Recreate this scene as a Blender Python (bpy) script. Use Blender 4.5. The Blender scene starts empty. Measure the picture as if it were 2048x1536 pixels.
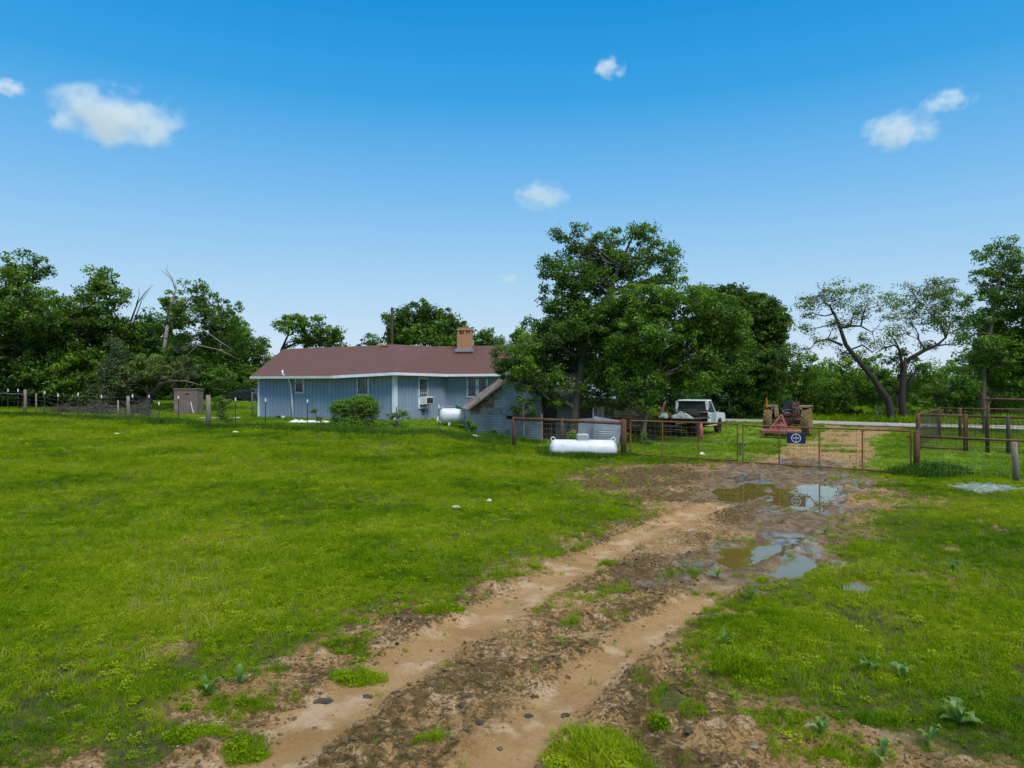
import bpy, math, random
import numpy as np
from mathutils import Vector, Matrix
random.seed(7)
C = bpy.context.scene.collection
SC = bpy.context.scene
F = 1400.0; CH = 2.5; HV = 776.0; CU = 1024.0
rad = math.radians
# ---------------------------------------------------------------- camera
cd = bpy.data.cameras.new('camera'); cam = bpy.data.objects.new('camera', cd); C.objects.link(cam)
cd.sensor_width = 36.0; cd.lens = F/2048*36; cd.clip_end = 5000; cd.clip_start = 0.1
cam.location = (0, 0, CH); cam.rotation_euler = (rad(90)+math.atan((HV-768)/F), 0, 0)
SC.camera = cam
SUN_EL, SUN_AZ = 52, 150      # azimuth measured clockwise from +Y (ahead of the camera)
# ---------------------------------------------------------------- world
w = bpy.data.worlds.new('World'); SC.world = w; w.use_nodes = True
nt = w.node_tree; nt.nodes.clear()
def N(t, typ, **kw):
    n = t.nodes.new(typ)
    for k, v in kw.items():
        if k.startswith('i_'): n.inputs[int(k[2:])].default_value = v
        else: setattr(n, k, v)
    return n
def ramp(t, stops, interp='LINEAR'):
    n = t.nodes.new('ShaderNodeValToRGB'); cr = n.color_ramp; cr.interpolation = interp
    while len(cr.elements) < len(stops): cr.elements.new(0.5)
    for e, (p, c) in zip(cr.elements, stops):
        e.position = p; e.color = (c[0], c[1], c[2], 1) if not isinstance(c, (int, float)) else (c, c, c, 1)
    return n
wo = N(nt, 'ShaderNodeOutputWorld'); bg = N(nt, 'ShaderNodeBackground')
sky = N(nt, 'ShaderNodeTexSky', sky_type='NISHITA', sun_disc=False, sun_elevation=rad(SUN_EL), sun_rotation=rad(SUN_AZ))
bg.inputs[1].default_value = 0.1
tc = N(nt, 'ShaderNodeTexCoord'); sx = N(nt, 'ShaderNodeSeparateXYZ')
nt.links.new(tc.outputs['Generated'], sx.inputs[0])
# clear blue low down, bright overcast-like zenith added out of view for soft fill light (values x10 because the background strength is 0.1)
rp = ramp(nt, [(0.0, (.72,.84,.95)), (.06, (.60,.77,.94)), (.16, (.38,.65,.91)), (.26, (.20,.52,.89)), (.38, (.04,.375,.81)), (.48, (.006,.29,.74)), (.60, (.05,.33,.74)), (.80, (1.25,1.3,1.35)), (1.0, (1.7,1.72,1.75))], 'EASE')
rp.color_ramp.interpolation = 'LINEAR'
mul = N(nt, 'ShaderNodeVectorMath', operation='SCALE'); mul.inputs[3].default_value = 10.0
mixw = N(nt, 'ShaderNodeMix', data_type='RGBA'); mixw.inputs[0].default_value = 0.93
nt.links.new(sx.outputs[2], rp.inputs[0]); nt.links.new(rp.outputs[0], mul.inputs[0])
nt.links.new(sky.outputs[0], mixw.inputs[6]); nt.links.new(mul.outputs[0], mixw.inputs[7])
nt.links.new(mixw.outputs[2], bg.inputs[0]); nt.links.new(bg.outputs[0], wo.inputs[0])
sd = bpy.data.lights.new('sun', 'SUN'); sun = bpy.data.objects.new('sun', sd); C.objects.link(sun)
sd.energy = 2.8; sd.angle = rad(24); sd.color = (1, .96, .90)
az = rad(SUN_AZ); el = rad(SUN_EL)
sdir = Vector((math.sin(az)*math.cos(el), math.cos(az)*math.cos(el), math.sin(el)))
sun.rotation_euler = sdir.to_track_quat('Z', 'Y').to_euler()
SC.view_settings.view_transform = 'Standard'; SC.view_settings.look = 'None'
SC.view_settings.gamma = 1; SC.view_settings.exposure = 0.0
SC.render.engine = 'CYCLES'
try:
    SC.cycles.transparent_max_bounces = 16; SC.cycles.volume_bounces = 2
    SC.cycles.max_bounces = 6
except Exception: pass
# ---------------------------------------------------------------- helpers
def sst(t):
    t = np.clip(t, 0, 1); return t*t*(3-2*t)
def H(x, y):                       # broad relief of the land
    ry = sst((np.asarray(y, float)-12)/26)
    return (0.6*sst((-np.asarray(x, float)+2)/8) + 0.4*sst((-np.asarray(x, float)-18)/12))*ry
def Hs(x, y): return float(H(x, y))
def P(u, v, Y): return ((u-CU)/F*Y, Y, CH-(v-HV)/F*Y)
def G(u, v):                       # where a pixel's ray meets the land
    lo, hi = 1.0, 400.0
    for _ in range(50):
        m = (lo+hi)/2; x, y, z = P(u, v, m)
        if z > Hs(x, y): lo = m
        else: hi = m
    x, y, z = P(u, v, lo); return (x, y, Hs(x, y))
def hsh(ix, iy, s):
    h = (ix.astype(np.int64)*374761393 + iy.astype(np.int64)*668265263 + s*1274126177) & 0xffffffff
    h = ((h ^ (h >> 13))*1274126177) & 0xffffffff
    return ((h ^ (h >> 16)) & 0xffff)/65535.0
def vn(x, y, s=0):
    ix = np.floor(x); iy = np.floor(y); fx = x-ix; fy = y-iy
    fx = fx*fx*(3-2*fx); fy = fy*fy*(3-2*fy)
    a = hsh(ix, iy, s); b = hsh(ix+1, iy, s); c = hsh(ix, iy+1, s); d = hsh(ix+1, iy+1, s)
    return (a*(1-fx)+b*fx)*(1-fy)+(c*(1-fx)+d*fx)*fy
def fbm(x, y, s=0, o=4):
    t = 0; a = .5; n = 0
    for i in range(o):
        t = t+a*vn(x*2**i+i*17.3, y*2**i-i*9.1, s+i*13); n += a; a *= .5
    return t/n
def poly_sd(px, py, poly):         # signed distance, negative inside
    d = np.full(px.shape, 1e9); ins = np.zeros(px.shape, bool); n = len(poly)
    for i in range(n):
        x0, y0 = poly[i]; x1, y1 = poly[(i+1) % n]
        ex, ey = x1-x0, y1-y0; l2 = ex*ex+ey*ey+1e-9
        t = np.clip(((px-x0)*ex+(py-y0)*ey)/l2, 0, 1)
        d = np.minimum(d, (px-x0-t*ex)**2+(py-y0-t*ey)**2)
        c = ((y0 > py) != (y1 > py))
        with np.errstate(divide='ignore', invalid='ignore'):
            xi = (x1-x0)*(py-y0)/(y1-y0 if y1 != y0 else 1e-9)+x0
        ins ^= (c & (px < xi))
    d = np.sqrt(d); return np.where(ins, -d, d)
def line_d(px, py, pl):
    d = np.full(px.shape, 1e9)
    for (x0, y0), (x1, y1) in zip(pl[:-1], pl[1:]):
        ex, ey = x1-x0, y1-y0; t = np.clip(((px-x0)*ex+(py-y0)*ey)/(ex*ex+ey*ey+1e-9), 0, 1)
        d = np.minimum(d, (px-x0-t*ex)**2+(py-y0-t*ey)**2)
    return np.sqrt(d)
def g2(pts): return [G(u, v)[:2] for u, v in pts]

class MB:
    def __init__(s): s.V = []; s.Fc = []; s.n = 0; s.A = {}
    def add(s, v, f):
        v = np.asarray(v, float).reshape(-1, 3); s.V.append(v)
        if isinstance(f, np.ndarray): s.Fc.append(f+s.n)
        else:
            by = {}
            for q in f: by.setdefault(len(q), []).append(q)
            for q in by.values(): s.Fc.append(np.array(q, int)+s.n)
        s.n += len(v); return s
    def box(s, c, d, R=None, taper=1.0, bev=0):
        x, y, z = d[0]/2, d[1]/2, d[2]/2; t = taper
        v = np.array([(-x,-y,-z),(x,-y,-z),(x,y,-z),(-x,y,-z),(-x*t,-y*t,z),(x*t,-y*t,z),(x*t,y*t,z),(-x*t,y*t,z)])
        if R is not None: v = v @ np.array(R.to_3x3()).T
        return s.add(v+np.array(c), [(0,3,2,1),(4,5,6,7),(0,1,5,4),(1,2,6,5),(2,3,7,6),(3,0,4,7)])
    def bbox(s, c, d, b, R=None):      # box with rounded vertical/horizontal edges (chamfered)
        x, y, z = d[0]/2, d[1]/2, d[2]/2
        ring = lambda xx, yy, zz: [(-xx+b,-yy,zz),(xx-b,-yy,zz),(xx,-yy+b,zz),(xx,yy-b,zz),(xx-b,yy,zz),(-xx+b,yy,zz),(-xx,yy-b,zz),(-xx,-yy+b,zz)]
        v = ring(x-b, y-b, -z)+ring(x, y, -z+b)+ring(x, y, z-b)+ring(x-b, y-b, z)
        f = [tuple(range(7, -1, -1)), tuple(range(24, 32))]
        for k in range(3):
            for i in range(8): f.append((k*8+i, k*8+(i+1) % 8, k*8+8+(i+1) % 8, k*8+8+i))
        v = np.array(v)
        if R is not None: v = v @ np.array(R.to_3x3()).T
        return s.add(v+np.array(c), f)
    def prism(s, poly, axis, a, b, R=None, o=(0,0,0)):   # poly in the other two axes
        n = len(poly); v = []
        for t in (a, b):
            for p, q in poly:
                v.append({0: (t, p, q), 1: (p, t, q), 2: (p, q, t)}[axis])
        v = np.array(v, float)
        if R is not None: v = v @ np.array(R.to_3x3()).T
        f = [tuple(range(n)), tuple(range(2*n-1, n-1, -1))]+[(i, n+i, n+(i+1) % n, (i+1) % n) for i in range(n)]
        return s.add(v+np.array(o), f)
    def tube(s, pts, r, n=8, cap=True):
        pts = [Vector(p) for p in pts]; m = len(pts)
        if not hasattr(r, '__len__'): r = [r]*m
        v = []; up = None
        for i, p in enumerate(pts):
            t = (pts[min(i+1, m-1)]-pts[max(i-1, 0)]).normalized()
            if up is None: up = Vector((0, 0, 1)) if abs(t.z) < .9 else Vector((1, 0, 0))
            a = t.cross(up).normalized(); b = a.cross(t).normalized(); up = b
            for k in range(n):
                q = 2*math.pi*k/n; v.append(p+a*(math.cos(q)*r[i])+b*(math.sin(q)*r[i]))
        f = []
        for i in range(m-1):
            for k in range(n): f.append((i*n+k, i*n+(k+1) % n, (i+1)*n+(k+1) % n, (i+1)*n+k))
        if cap: f += [tuple(range(n-1, -1, -1)), tuple(range((m-1)*n, m*n))]
        return s.add([tuple(q) for q in v], f)
    def sticks(s, A, B, r0, r1, n=4):   # many straight tapered sticks at once
        A = np.asarray(A, float).reshape(-1, 3); B = np.asarray(B, float).reshape(-1, 3)
        d = B-A; L = np.linalg.norm(d, axis=1, keepdims=True)+1e-9; d = d/L
        h = np.where(np.abs(d[:, 2:3]) < .9, np.array([[0, 0, 1.]]), np.array([[1., 0, 0]]))
        a = np.cross(d, h); a /= np.linalg.norm(a, axis=1, keepdims=True); b = np.cross(a, d)
        r0 = np.broadcast_to(np.asarray(r0, float), (len(A),))[:, None]; r1 = np.broadcast_to(np.asarray(r1, float), (len(A),))[:, None]
        vs = []
        for base, r in ((A, r0), (B, r1)):
            for k in range(n):
                q = 2*math.pi*k/n; vs.append(base+a*r*math.cos(q)+b*r*math.sin(q))
        V = np.stack(vs, 1).reshape(-1, 3)
        k = np.arange(n); q = np.stack([k, (k+1) % n, n+(k+1) % n, n+k], 1)
        Fq = (np.arange(len(A))[:, None, None]*2*n+q[None]).reshape(-1, 4)
        return s.add(V, Fq)
    def lathe(s, prof, c=(0,0,0), n=24, axis='z', a0=0, a1=2*math.pi):
        v = []; m = len(prof)
        for (r, h) in prof:
            for k in range(n):
                q = 2*math.pi*k/n; x, y = r*math.cos(q), r*math.sin(q)
                v.append({'z': (x, y, h), 'x': (h, x, y), 'y': (y, h, x)}[axis])
        f = [(i*n+k, i*n+(k+1) % n, (i+1)*n+(k+1) % n, (i+1)*n+k) for i in range(m-1) for k in range(n)]
        f += [tuple(range(n-1, -1, -1)), tuple(range((m-1)*n, m*n))]
        return s.add(np.array(v)+np.array(c), f)
    def quad(s, *p): return s.add(p, [tuple(range(len(p)))])
    def slab(s, pts, th):               # polygon thickened along its normal
        p = [Vector(q) for q in pts]; nrm = (p[1]-p[0]).cross(p[2]-p[0]).normalized()*th; n = len(p)
        v = [tuple(q) for q in p]+[tuple(q-nrm) for q in p]
        return s.add(v, [tuple(range(n)), tuple(range(2*n-1, n-1, -1))]+[(i, n+i, n+(i+1) % n, (i+1) % n) for i in range(n)])
    def build(s, name, m, parent=None, local=False, smooth=False, attrs=None):
        V = np.concatenate(s.V); 
        if parent is not None and not local:
            r = parent
            while r.parent: r = r.parent
            V = V-np.array(r.location)
        me = bpy.data.meshes.new(name); me.vertices.add(len(V)); me.vertices.foreach_set('co', V.astype(np.float32).ravel())
        lt = np.concatenate([np.full(len(f), f.shape[1]) for f in s.Fc]); li = np.concatenate([f.ravel() for f in s.Fc])
        me.loops.add(len(li)); me.loops.foreach_set('vertex_index', li.astype(np.int32))
        me.polygons.add(len(lt)); me.polygons.foreach_set('loop_start', np.concatenate([[0], np.cumsum(lt)[:-1]]).astype(np.int32))
        me.update(calc_edges=True)
        me.polygons.foreach_set('use_smooth', np.full(len(lt), smooth))
        if attrs:
            for k, a in attrs.items():
                at = me.attributes.new(k, 'FLOAT', 'POINT'); at.data.foreach_set('value', np.asarray(a, np.float32))
        if m: me.materials.append(m)
        me.update()
        o = bpy.data.objects.new(name, me); C.objects.link(o)
        if parent is not None: o.parent = parent
        return o
def tag(o, label=None, cat=None, group=None, kind=None):
    if label: o['label'] = label
    if cat: o['category'] = cat
    if group: o['group'] = group
    if kind: o['kind'] = kind
    return o
def thing(name, label, cat, loc, rz=0, group=None):
    o = bpy.data.objects.new(name, None); C.objects.link(o); o.empty_display_size = .3
    o.location = loc; o.rotation_euler = (0, 0, rz); return tag(o, label, cat, group)
def dup(root, loc, label=None, group=None, rz=None, sc=None):
    r = root.copy(); C.objects.link(r); r.location = loc
    if rz is not None: r.rotation_euler = (0, 0, rz)
    if sc: r.scale = (sc,)*3
    if label: r['label'] = label
    if group: r['group'] = group
    for ch in list(root.children):
        c = ch.copy(); C.objects.link(c); c.parent = r
        for g in ch.children:
            d = g.copy(); C.objects.link(d); d.parent = c
    return r
# ---------------------------------------------------------------- materials
def new_mat(name):
    m = bpy.data.materials.new(name); m.use_nodes = True; t = m.node_tree; t.nodes.clear()
    o = N(t, 'ShaderNodeOutputMaterial'); b = N(t, 'ShaderNodeBsdfPrincipled'); t.links.new(b.outputs[0], o.inputs[0])
    return m, t, b
def mat(name, c1, c2=None, rough=.7, scale=4, metal=0, bump=.15, c3=None, stretch=(1,1,1), spec=.5, th=(.35,.65), bscale=None, bdist=.02, th3=(.55,.7), s3=None):
    m, t, b = new_mat(name); c2 = c2 or tuple(x*.75 for x in c1)
    co = N(t, 'ShaderNodeTexCoord'); mp = N(t, 'ShaderNodeMapping'); mp.inputs[3].default_value = stretch
    t.links.new(co.outputs['Object'], mp.inputs[0])
    n = N(t, 'ShaderNodeTexNoise'); n.inputs['Scale'].default_value = scale; n.inputs['Detail'].default_value = 6; n.inputs['Roughness'].default_value = .65
    t.links.new(mp.outputs[0], n.inputs[0])
    r = ramp(t, [(th[0], c1), (th[1], c2)]); t.links.new(n.outputs[0], r.inputs[0]); col = r.outputs[0]
    if c3:
        n3 = N(t, 'ShaderNodeTexNoise'); n3.inputs['Scale'].default_value = s3 or scale*.6; n3.inputs['Detail'].default_value = 8
        t.links.new(mp.outputs[0], n3.inputs[0]); r3 = ramp(t, [(th3[0], 0.0), (th3[1], 1.0)]); t.links.new(n3.outputs[0], r3.inputs[0])
        mx = N(t, 'ShaderNodeMix', data_type='RGBA'); t.links.new(r3.outputs[0], mx.inputs[0]); t.links.new(col, mx.inputs[6]); mx.inputs[7].default_value = (*c3, 1); col = mx.outputs[2]
    t.links.new(col, b.inputs['Base Color']); b.inputs['Roughness'].default_value = rough; b.inputs['Metallic'].default_value = metal
    b.inputs['Specular IOR Level'].default_value = spec
    if bump:
        n2 = N(t, 'ShaderNodeTexNoise'); n2.inputs['Scale'].default_value = bscale or scale*5; n2.inputs['Detail'].default_value = 5
        t.links.new(mp.outputs[0], n2.inputs[0]); bp = N(t, 'ShaderNodeBump'); bp.inputs['Strength'].default_value = bump; bp.inputs['Distance'].default_value = bdist
        t.links.new(n2.outputs[0], bp.inputs['Height']); t.links.new(bp.outputs[0], b.inputs['Normal'])
    return m
M = {}
M['rust'] = mat('rusty_pipe', (.085,.036,.018), (.150,.070,.033), .85, 9, c3=(.06,.030,.022), bump=.3)
M['rust_gate'] = mat('rusty_gate_pipe', (.140,.060,.024), (.22,.115,.038), .85, 6, c3=(.18,.055,.035), bump=.2)
M['wire'] = mat('galvanised_wire', (.30,.27,.23), (.18,.13,.10), .55, 3, metal=.4, bump=0)
M['rustwire'] = mat('rusty_wire', (.16,.09,.05), (.25,.16,.10), .7, 3, bump=0)
M['wood'] = mat('grey_wood', (.24,.20,.15), (.14,.115,.085), .9, 5, stretch=(3,3,.5), bump=.5, c3=(.30,.27,.23))
M['darkwood'] = mat('dark_weathered_wood', (.045,.033,.026), (.09,.07,.055), .9, 5, stretch=(4,4,.4), bump=.5)
M['tpost'] = mat('dark_green_steel', (.02,.035,.025), (.05,.045,.035), .6, 8)
M['white'] = mat('white_paint', (.78,.80,.82), (.68,.70,.72), .5, 3, bump=.05)
M['tankwhite'] = mat('tank_white_paint', (.64,.66,.70), (.56,.58,.63), .42, 2.5, bump=.04, c3=(.40,.39,.36), th3=(.56,.80), s3=4, stretch=(1,1,2.5))
M['blue'] = mat('blue_siding_paint', (.240,.312,.420), (.210,.275,.375), .75, 2, bump=.2, stretch=(1,1,.4), bscale=60, bdist=.004, c3=(.255,.315,.41))
M['white_trim'] = mat('white_trim', (.76,.78,.81), (.62,.65,.70), .6, 3, bump=.08)
M['fascia'] = mat('cream_fascia', (.55,.56,.55), (.44,.45,.44), .7, 1.5, bump=.08)
M['soffit'] = mat('soffit_board', (.42,.45,.50), (.35,.38,.42), .8, 3)
M['glass_dark'] = mat('window_glass', (.012,.018,.02), (.05,.07,.065), .06, 1.3, bump=0, spec=.6)
M['glass_curtain'] = mat('glass_before_curtain', (.10,.13,.14), (.24,.27,.30), .10, 1.2, bump=0, stretch=(3,3,.4))
M['black_iron'] = mat('black_iron', (.012,.012,.014), (.03,.025,.022), .5, 6)
M['brick_tan'] = None
M['galv'] = mat('galvanised_metal', (.33,.36,.39), (.25,.28,.31), .45, 4, metal=.5, bump=.1)
M['green_plastic'] = mat('green_dome_paint', (.005,.16,.055), (.01,.11,.04), .45, 5)
M['grey_plastic'] = mat('grey_cover', (.36,.38,.41), (.30,.32,.34), .5, 5)
M['tinblue'] = mat('grey_corrugated_tin', (.27,.295,.325), (.16,.18,.205), .5, 1.4, metal=.35, bump=.1, c3=(.20,.11,.06), th3=(.62,.72), s3=2.2)
M['tinlight'] = mat('pale_corrugated_tin', (.52,.55,.60), (.36,.40,.45), .45, 1.4, metal=.35, bump=.1)
M['tinrust'] = mat('rusty_corrugated_tin', (.19,.085,.033), (.09,.040,.022), .85, 2.6, bump=.2, c3=(.22,.205,.185), th3=(.42,.56), s3=2.5)
M['foundation'] = mat('ochre_foundation', (.38,.31,.13), (.26,.23,.12), .9, 4)
M['concrete'] = mat('pale_concrete', (.45,.44,.42), (.32,.31,.30), .9, 4)
M['tarp'] = mat('white_sheet', (.7,.7,.7), (.5,.5,.5), .7, 5, c3=(.25,.2,.17))
M['net'] = mat('green_netting', (.20,.30,.24), (.40,.46,.42), .7, 6, bump=.3)
M['rubber'] = mat('black_rubber', (.015,.015,.015), (.03,.027,.024), .9, 7, spec=.12)
M['muddy_tyre'] = mat('muddy_tyre', (.15,.105,.035), (.22,.16,.06), .9, 5, c3=(.06,.045,.025), bump=.3)
M['lug'] = mat('muddy_tyre_lug', (.10,.07,.026), (.17,.12,.045), .9, 5, bump=.3)
M['tractor_red'] = mat('rusted_red_metal', (.12,.035,.025), (.055,.026,.022), .7, 6, c3=(.16,.09,.06))
M['deck_red'] = mat('faded_red_deck', (.36,.11,.09), (.24,.085,.07), .7, 3, c3=(.42,.24,.18))
M['tan_metal'] = mat('tan_painted_metal', (.36,.24,.12), (.24,.15,.08), .7, 4, c3=(.12,.07,.05))
M['black_seat'] = mat('black_vinyl', (.012,.014,.018), (.025,.028,.035), .45, 5)
M['dark_metal'] = mat('greasy_dark_metal', (.02,.017,.015), (.05,.035,.03), .6, 7)
M['orange'] = mat('orange_reflector', (.75,.20,.03), (.6,.14,.02), .5, 5, bump=0)
M['truck_white'] = mat('old_white_car_paint', (.66,.69,.74), (.56,.60,.66), .35, 2, bump=.02, c3=(.35,.37,.40), th3=(.66,.8))
M['truck_grey'] = mat('primer_grey_paint', (.26,.31,.39), (.33,.37,.44), .5, 5)
M['hood_dark'] = mat('faded_dark_hood', (.05,.05,.055), (.09,.09,.10), .4, 4)
M['step'] = mat('cream_step', (.60,.46,.28), (.5,.38,.22), .6, 4)
M['chrome'] = mat('dull_chrome', (.5,.5,.5), (.4,.4,.4), .2, 4, metal=1, bump=0)
M['car_dark'] = mat('dark_car_paint', (.02,.022,.028), (.03,.03,.035), .2, 2, bump=0)
M['tail'] = mat('tail_lamp_red', (.4,.02,.03), (.3,.02,.03), .3, 4, bump=0)
M['block'] = mat('brown_block_wall', (.20,.145,.125), (.15,.11,.10), .9, 3, c3=(.25,.19,.17))
M['navy'] = mat('navy_sign_face', (.006,.012,.055), (.008,.016,.07), .45, 3, bump=0)
M['signwhite'] = mat('sign_white', (.70,.74,.80), (.66,.7,.76), .5, 3, bump=0)
M['brushgrey'] = mat('weathered_brush', (.11,.095,.08), (.055,.046,.038), .9, 6)
M['bark'] = mat('grey_bark', (.16,.13,.09), (.08,.062,.045), .95, 7, stretch=(1,1,.3), bump=.8, bdist=.05)
M['darkbark'] = mat('dark_bark', (.045,.034,.028), (.022,.017,.014), .95, 7, stretch=(1,1,.3), bump=.8)
M['deadwood'] = mat('bleached_dead_wood', (.34,.30,.26), (.20,.17,.15), .9, 6, stretch=(1,1,.4), bump=.4)
M['dung'] = mat('dark_dung', (.085,.070,.052), (.045,.037,.028), .97, 9, spec=.08, bump=.9, bscale=25, bdist=.02)
M['road'] = mat('gravel_road', (.36,.34,.30), (.27,.25,.22), .95, 1.5, bump=.3)
M['straw'] = mat('dry_straw', (.40,.30,.14), (.28,.2,.1), .9, 5)
M['stone'] = mat('pale_pebble', (.50,.40,.32), (.32,.25,.2), .9, 6)
M['yellowsoft'] = mat('yellowed_scrap', (.60,.60,.35), (.5,.5,.3), .8, 6)
def leafmat(name, cols, trans=.48, gloss=.03):
    m = bpy.data.materials.new(name); m.use_nodes = True; t = m.node_tree; t.nodes.clear()
    o = N(t, 'ShaderNodeOutputMaterial'); a = N(t, 'ShaderNodeAttribute', attribute_name='tint')
    r = ramp(t, [(i/(len(cols)-1), c) for i, c in enumerate(cols)]); t.links.new(a.outputs['Fac'], r.inputs[0])
    d = N(t, 'ShaderNodeBsdfDiffuse'); tr = N(t, 'ShaderNodeBsdfTranslucent'); gl = N(t, 'ShaderNodeBsdfGlossy'); gl.inputs['Roughness'].default_value = .45
    mx = N(t, 'ShaderNodeMixShader'); mx.inputs[0].default_value = trans; mg = N(t, 'ShaderNodeMixShader'); mg.inputs[0].default_value = gloss
    t.links.new(r.outputs[0], d.inputs[0]); t.links.new(r.outputs[0], tr.inputs[0])
    t.links.new(d.outputs[0], mx.inputs[1]); t.links.new(tr.outputs[0], mx.inputs[2]); t.links.new(mx.outputs[0], mg.inputs[1]); t.links.new(gl.outputs[0], mg.inputs[2])
    t.links.new(mg.outputs[0], o.inputs[0]); return m
L_mid = leafmat('leaves_mid_green', [(.036,.085,.005), (.100,.215,.008), (.20,.35,.015)])
L_dark = leafmat('leaves_dark_green', [(.016,.050,.009), (.045,.125,.014), (.09,.20,.022)])
L_grey = leafmat('leaves_grey_green', [(.05,.075,.03), (.10,.15,.05), (.16,.23,.07)])
L_bright = leafmat('leaves_bright_green', [(.055,.12,.006), (.13,.26,.010), (.23,.38,.016)])
L_olive = leafmat('leaves_olive_green', [(.045,.080,.014), (.12,.195,.024), (.20,.29,.04)])
L_weed = leafmat('weed_leaves', [(.05,.13,.02), (.11,.24,.035), (.2,.34,.07)])

# ================================================================ GROUND
dirt_poly = g2([(1150,950),(1230,930),(1400,925),(1500,925),(1600,900),(1735,930),(1740,960),(1815,985),(1750,1025),(1690,1060),(1680,1090),(1600,1130),(1560,1185),(1440,1195),(1400,1240),(1395,1300),(1430,1370),(1640,1440),(1850,1500),(1960,1640),(1900,2100),(-300,2300),(-110,1640),(70,1500),(235,1440),(370,1380),(560,1340),(660,1270),(700,1225),(790,1195),(960,1175),(1100,1100),(1240,1040),(1290,1015),(1200,1000),(1130,985)])
drive_poly = g2([(1545,935),(1568,900),(1580,885),(1640,868),(1655,858),(1640,850),(1850,856),(1790,864),(1760,872),(1745,885),(1745,900),(1735,935)])
mud_poly = g2([(1440,940),(1560,915),(1720,925),(1715,960),(1730,985),(1680,1025),(1660,1080),(1590,1150),(1510,1175),(1300,1160),(1340,1110),(1480,1060),(1520,1010),(1390,995)])
trackL = g2([(1440,1008),(1330,1045),(1250,1080),(1130,1145),(1000,1215),(880,1280),(760,1355),(640,1430),(500,1536),(330,1700)])
trackR = g2([(1700,965),(1640,1020),(1560,1085),(1500,1130),(1400,1195),(1290,1262),(1200,1330),(1080,1440),(960,1570),(850,1750)])
puddles_px = [[(1428,982),(1445,974),(1478,972),(1500,964),(1538,966),(1541,973),(1518,978),(1540,986),(1500,992),(1478,1000),(1442,998),(1447,991),(1436,987)],
              [(1552,976),(1600,969),(1640,964),(1678,969),(1680,985),(1648,1000),(1640,1012),(1612,1024),(1600,1014),(1548,1004),(1560,990)],
              [(1460,1100),(1480,1093),(1536,1086),(1542,1094),(1520,1110),(1492,1124),(1462,1128),(1446,1116)],
              [(1568,927),(1590,922),(1612,926),(1606,934),(1576,934)],
              [(1662,1118),(1682,1112),(1694,1120),(1684,1134),(1664,1138)],
              [(1690,1165),(1712,1150),(1732,1160),(1748,1172),(1712,1182),(1688,1178)],
              [(1586,1130),(1612,1110),(1622,1118),(1608,1134),(1572,1150),(1550,1146)]]
puddles = [g2(p) for p in puddles_px]
WLEV = -0.035
def masks(x, y):
    x = np.asarray(x, float); y = np.asarray(y, float)
    wob = (fbm(x*1.1, y*1.1, 3)-.5)*2.2+(fbm(x*5, y*5, 5)-.5)*1.2
    near = np.clip((y-2)/10, .18, 1.2)
    sd = poly_sd(x, y, dirt_poly)+wob*.55*near
    sd2 = poly_sd(x, y, drive_poly)+wob*.5
    d = np.maximum(1-sst((sd+.15)/.50), 1-sst((sd2+.2)/.4))
    pm = sst((vn(x*1.6+4, y*1.6, 77)-.73)/.06)*(y < 11)   # grass islands in the track
    isl = pm*(np.minimum(line_d(x, y, trackL), line_d(x, y, trackR)) > .35)*(sd > -1.6)
    d = d*(1-isl)
    d = d*(1-sst((fbm(x*.55+3, y*.8, 66)-.60)/.05)*(sd2 < .4)*(y > 24)*.8)
    bare = sst((fbm(x*.9, y*.9, 61)-.64)/.05)*(poly_sd(x, y, dirt_poly) < 2.2)*.8   # thin spots beside the track
    d = np.maximum(d, bare)
    dirt = np.clip(d, 0, 1)
    mud = (1-sst((poly_sd(x, y, mud_poly)+wob*.8+.3)/.7))
    tl = line_d(x, y, trackL); tr = line_d(x, y, trackR)
    tr_m = np.maximum(1-sst((tl-.15)/.24), 1-sst((tr-.11)/.19)); 
    return dirt, np.clip(mud, 0, 1), tr_m, tl, tr, sd
def mudn(x, y):
    a = x*.90-y*.43; l = x*.43+y*.90
    return fbm(a*3.0, l*1.5, 51, 5)
def micro(x, y, mk=None):
    dirt, mud, trm, tl, tr, sd = mk if mk else masks(x, y)
    far = sst((45-y)/15)*sst((y+5)/6)
    z = (fbm(x*.5, y*.5, 21)-.5)*.16*(1-dirt)*far*sst(y/10)
    clod = np.maximum(fbm(x*6, y*6, 31, 4)-.5, 0)*.24+(fbm(x*12, y*12, 35, 3)-.5)*.055
    z = z+dirt*(1-trm*.85)*clod*far-dirt*.015
    z = z+dirt*(fbm(x*1.3, y*1.3, 41)-.5)*.05*(1-mud)
    z = z-trm*dirt*.03+dirt*.02*np.exp(-((tr-.34)/.07)**2)
    z = z+dirt*mud*(np.maximum(mudn(x, y)-.50, 0)*.30-.014)
    pw = (fbm(x*2.4, y*2.4, 91, 3)-.5)*.26
    for p in puddles:
        s = poly_sd(x, y, p)+pw; z = np.where(s < 1.3, np.maximum(z, WLEV+.012+.015*sst(s-.1)), z)
    for p in puddles:
        s = poly_sd(x, y, p)+pw
        z = np.where(s < .25, z*sst((s+.05)/.3)+(WLEV-.03)*(1-sst((s+.05)/.3)), z)
    return z
ys = [3.0]
while ys[-1] < 34: ys.append(ys[-1]+.0055*ys[-1]+.012)
while ys[-1] < 900: ys.append(ys[-1]*1.02+.15)
lo = [-.5*1.35**i+2.6 for i in range(0, 22)][::-1]; ys = sorted(set([round(v, 4) for v in lo+ys]))
xs = list(np.arange(-9, 15.0, .05))
a = 15.0; st = .06
while a < 900: xs.append(a); st *= 1.06; a += st
a = -9.05; st = .06
while a > -900: xs.append(a); st *= 1.06; a -= st
xs = np.array(sorted(xs)); ys = np.array(ys)
XX, YY = np.meshgrid(xs, ys); gx = XX.ravel(); gy = YY.ravel()
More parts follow.
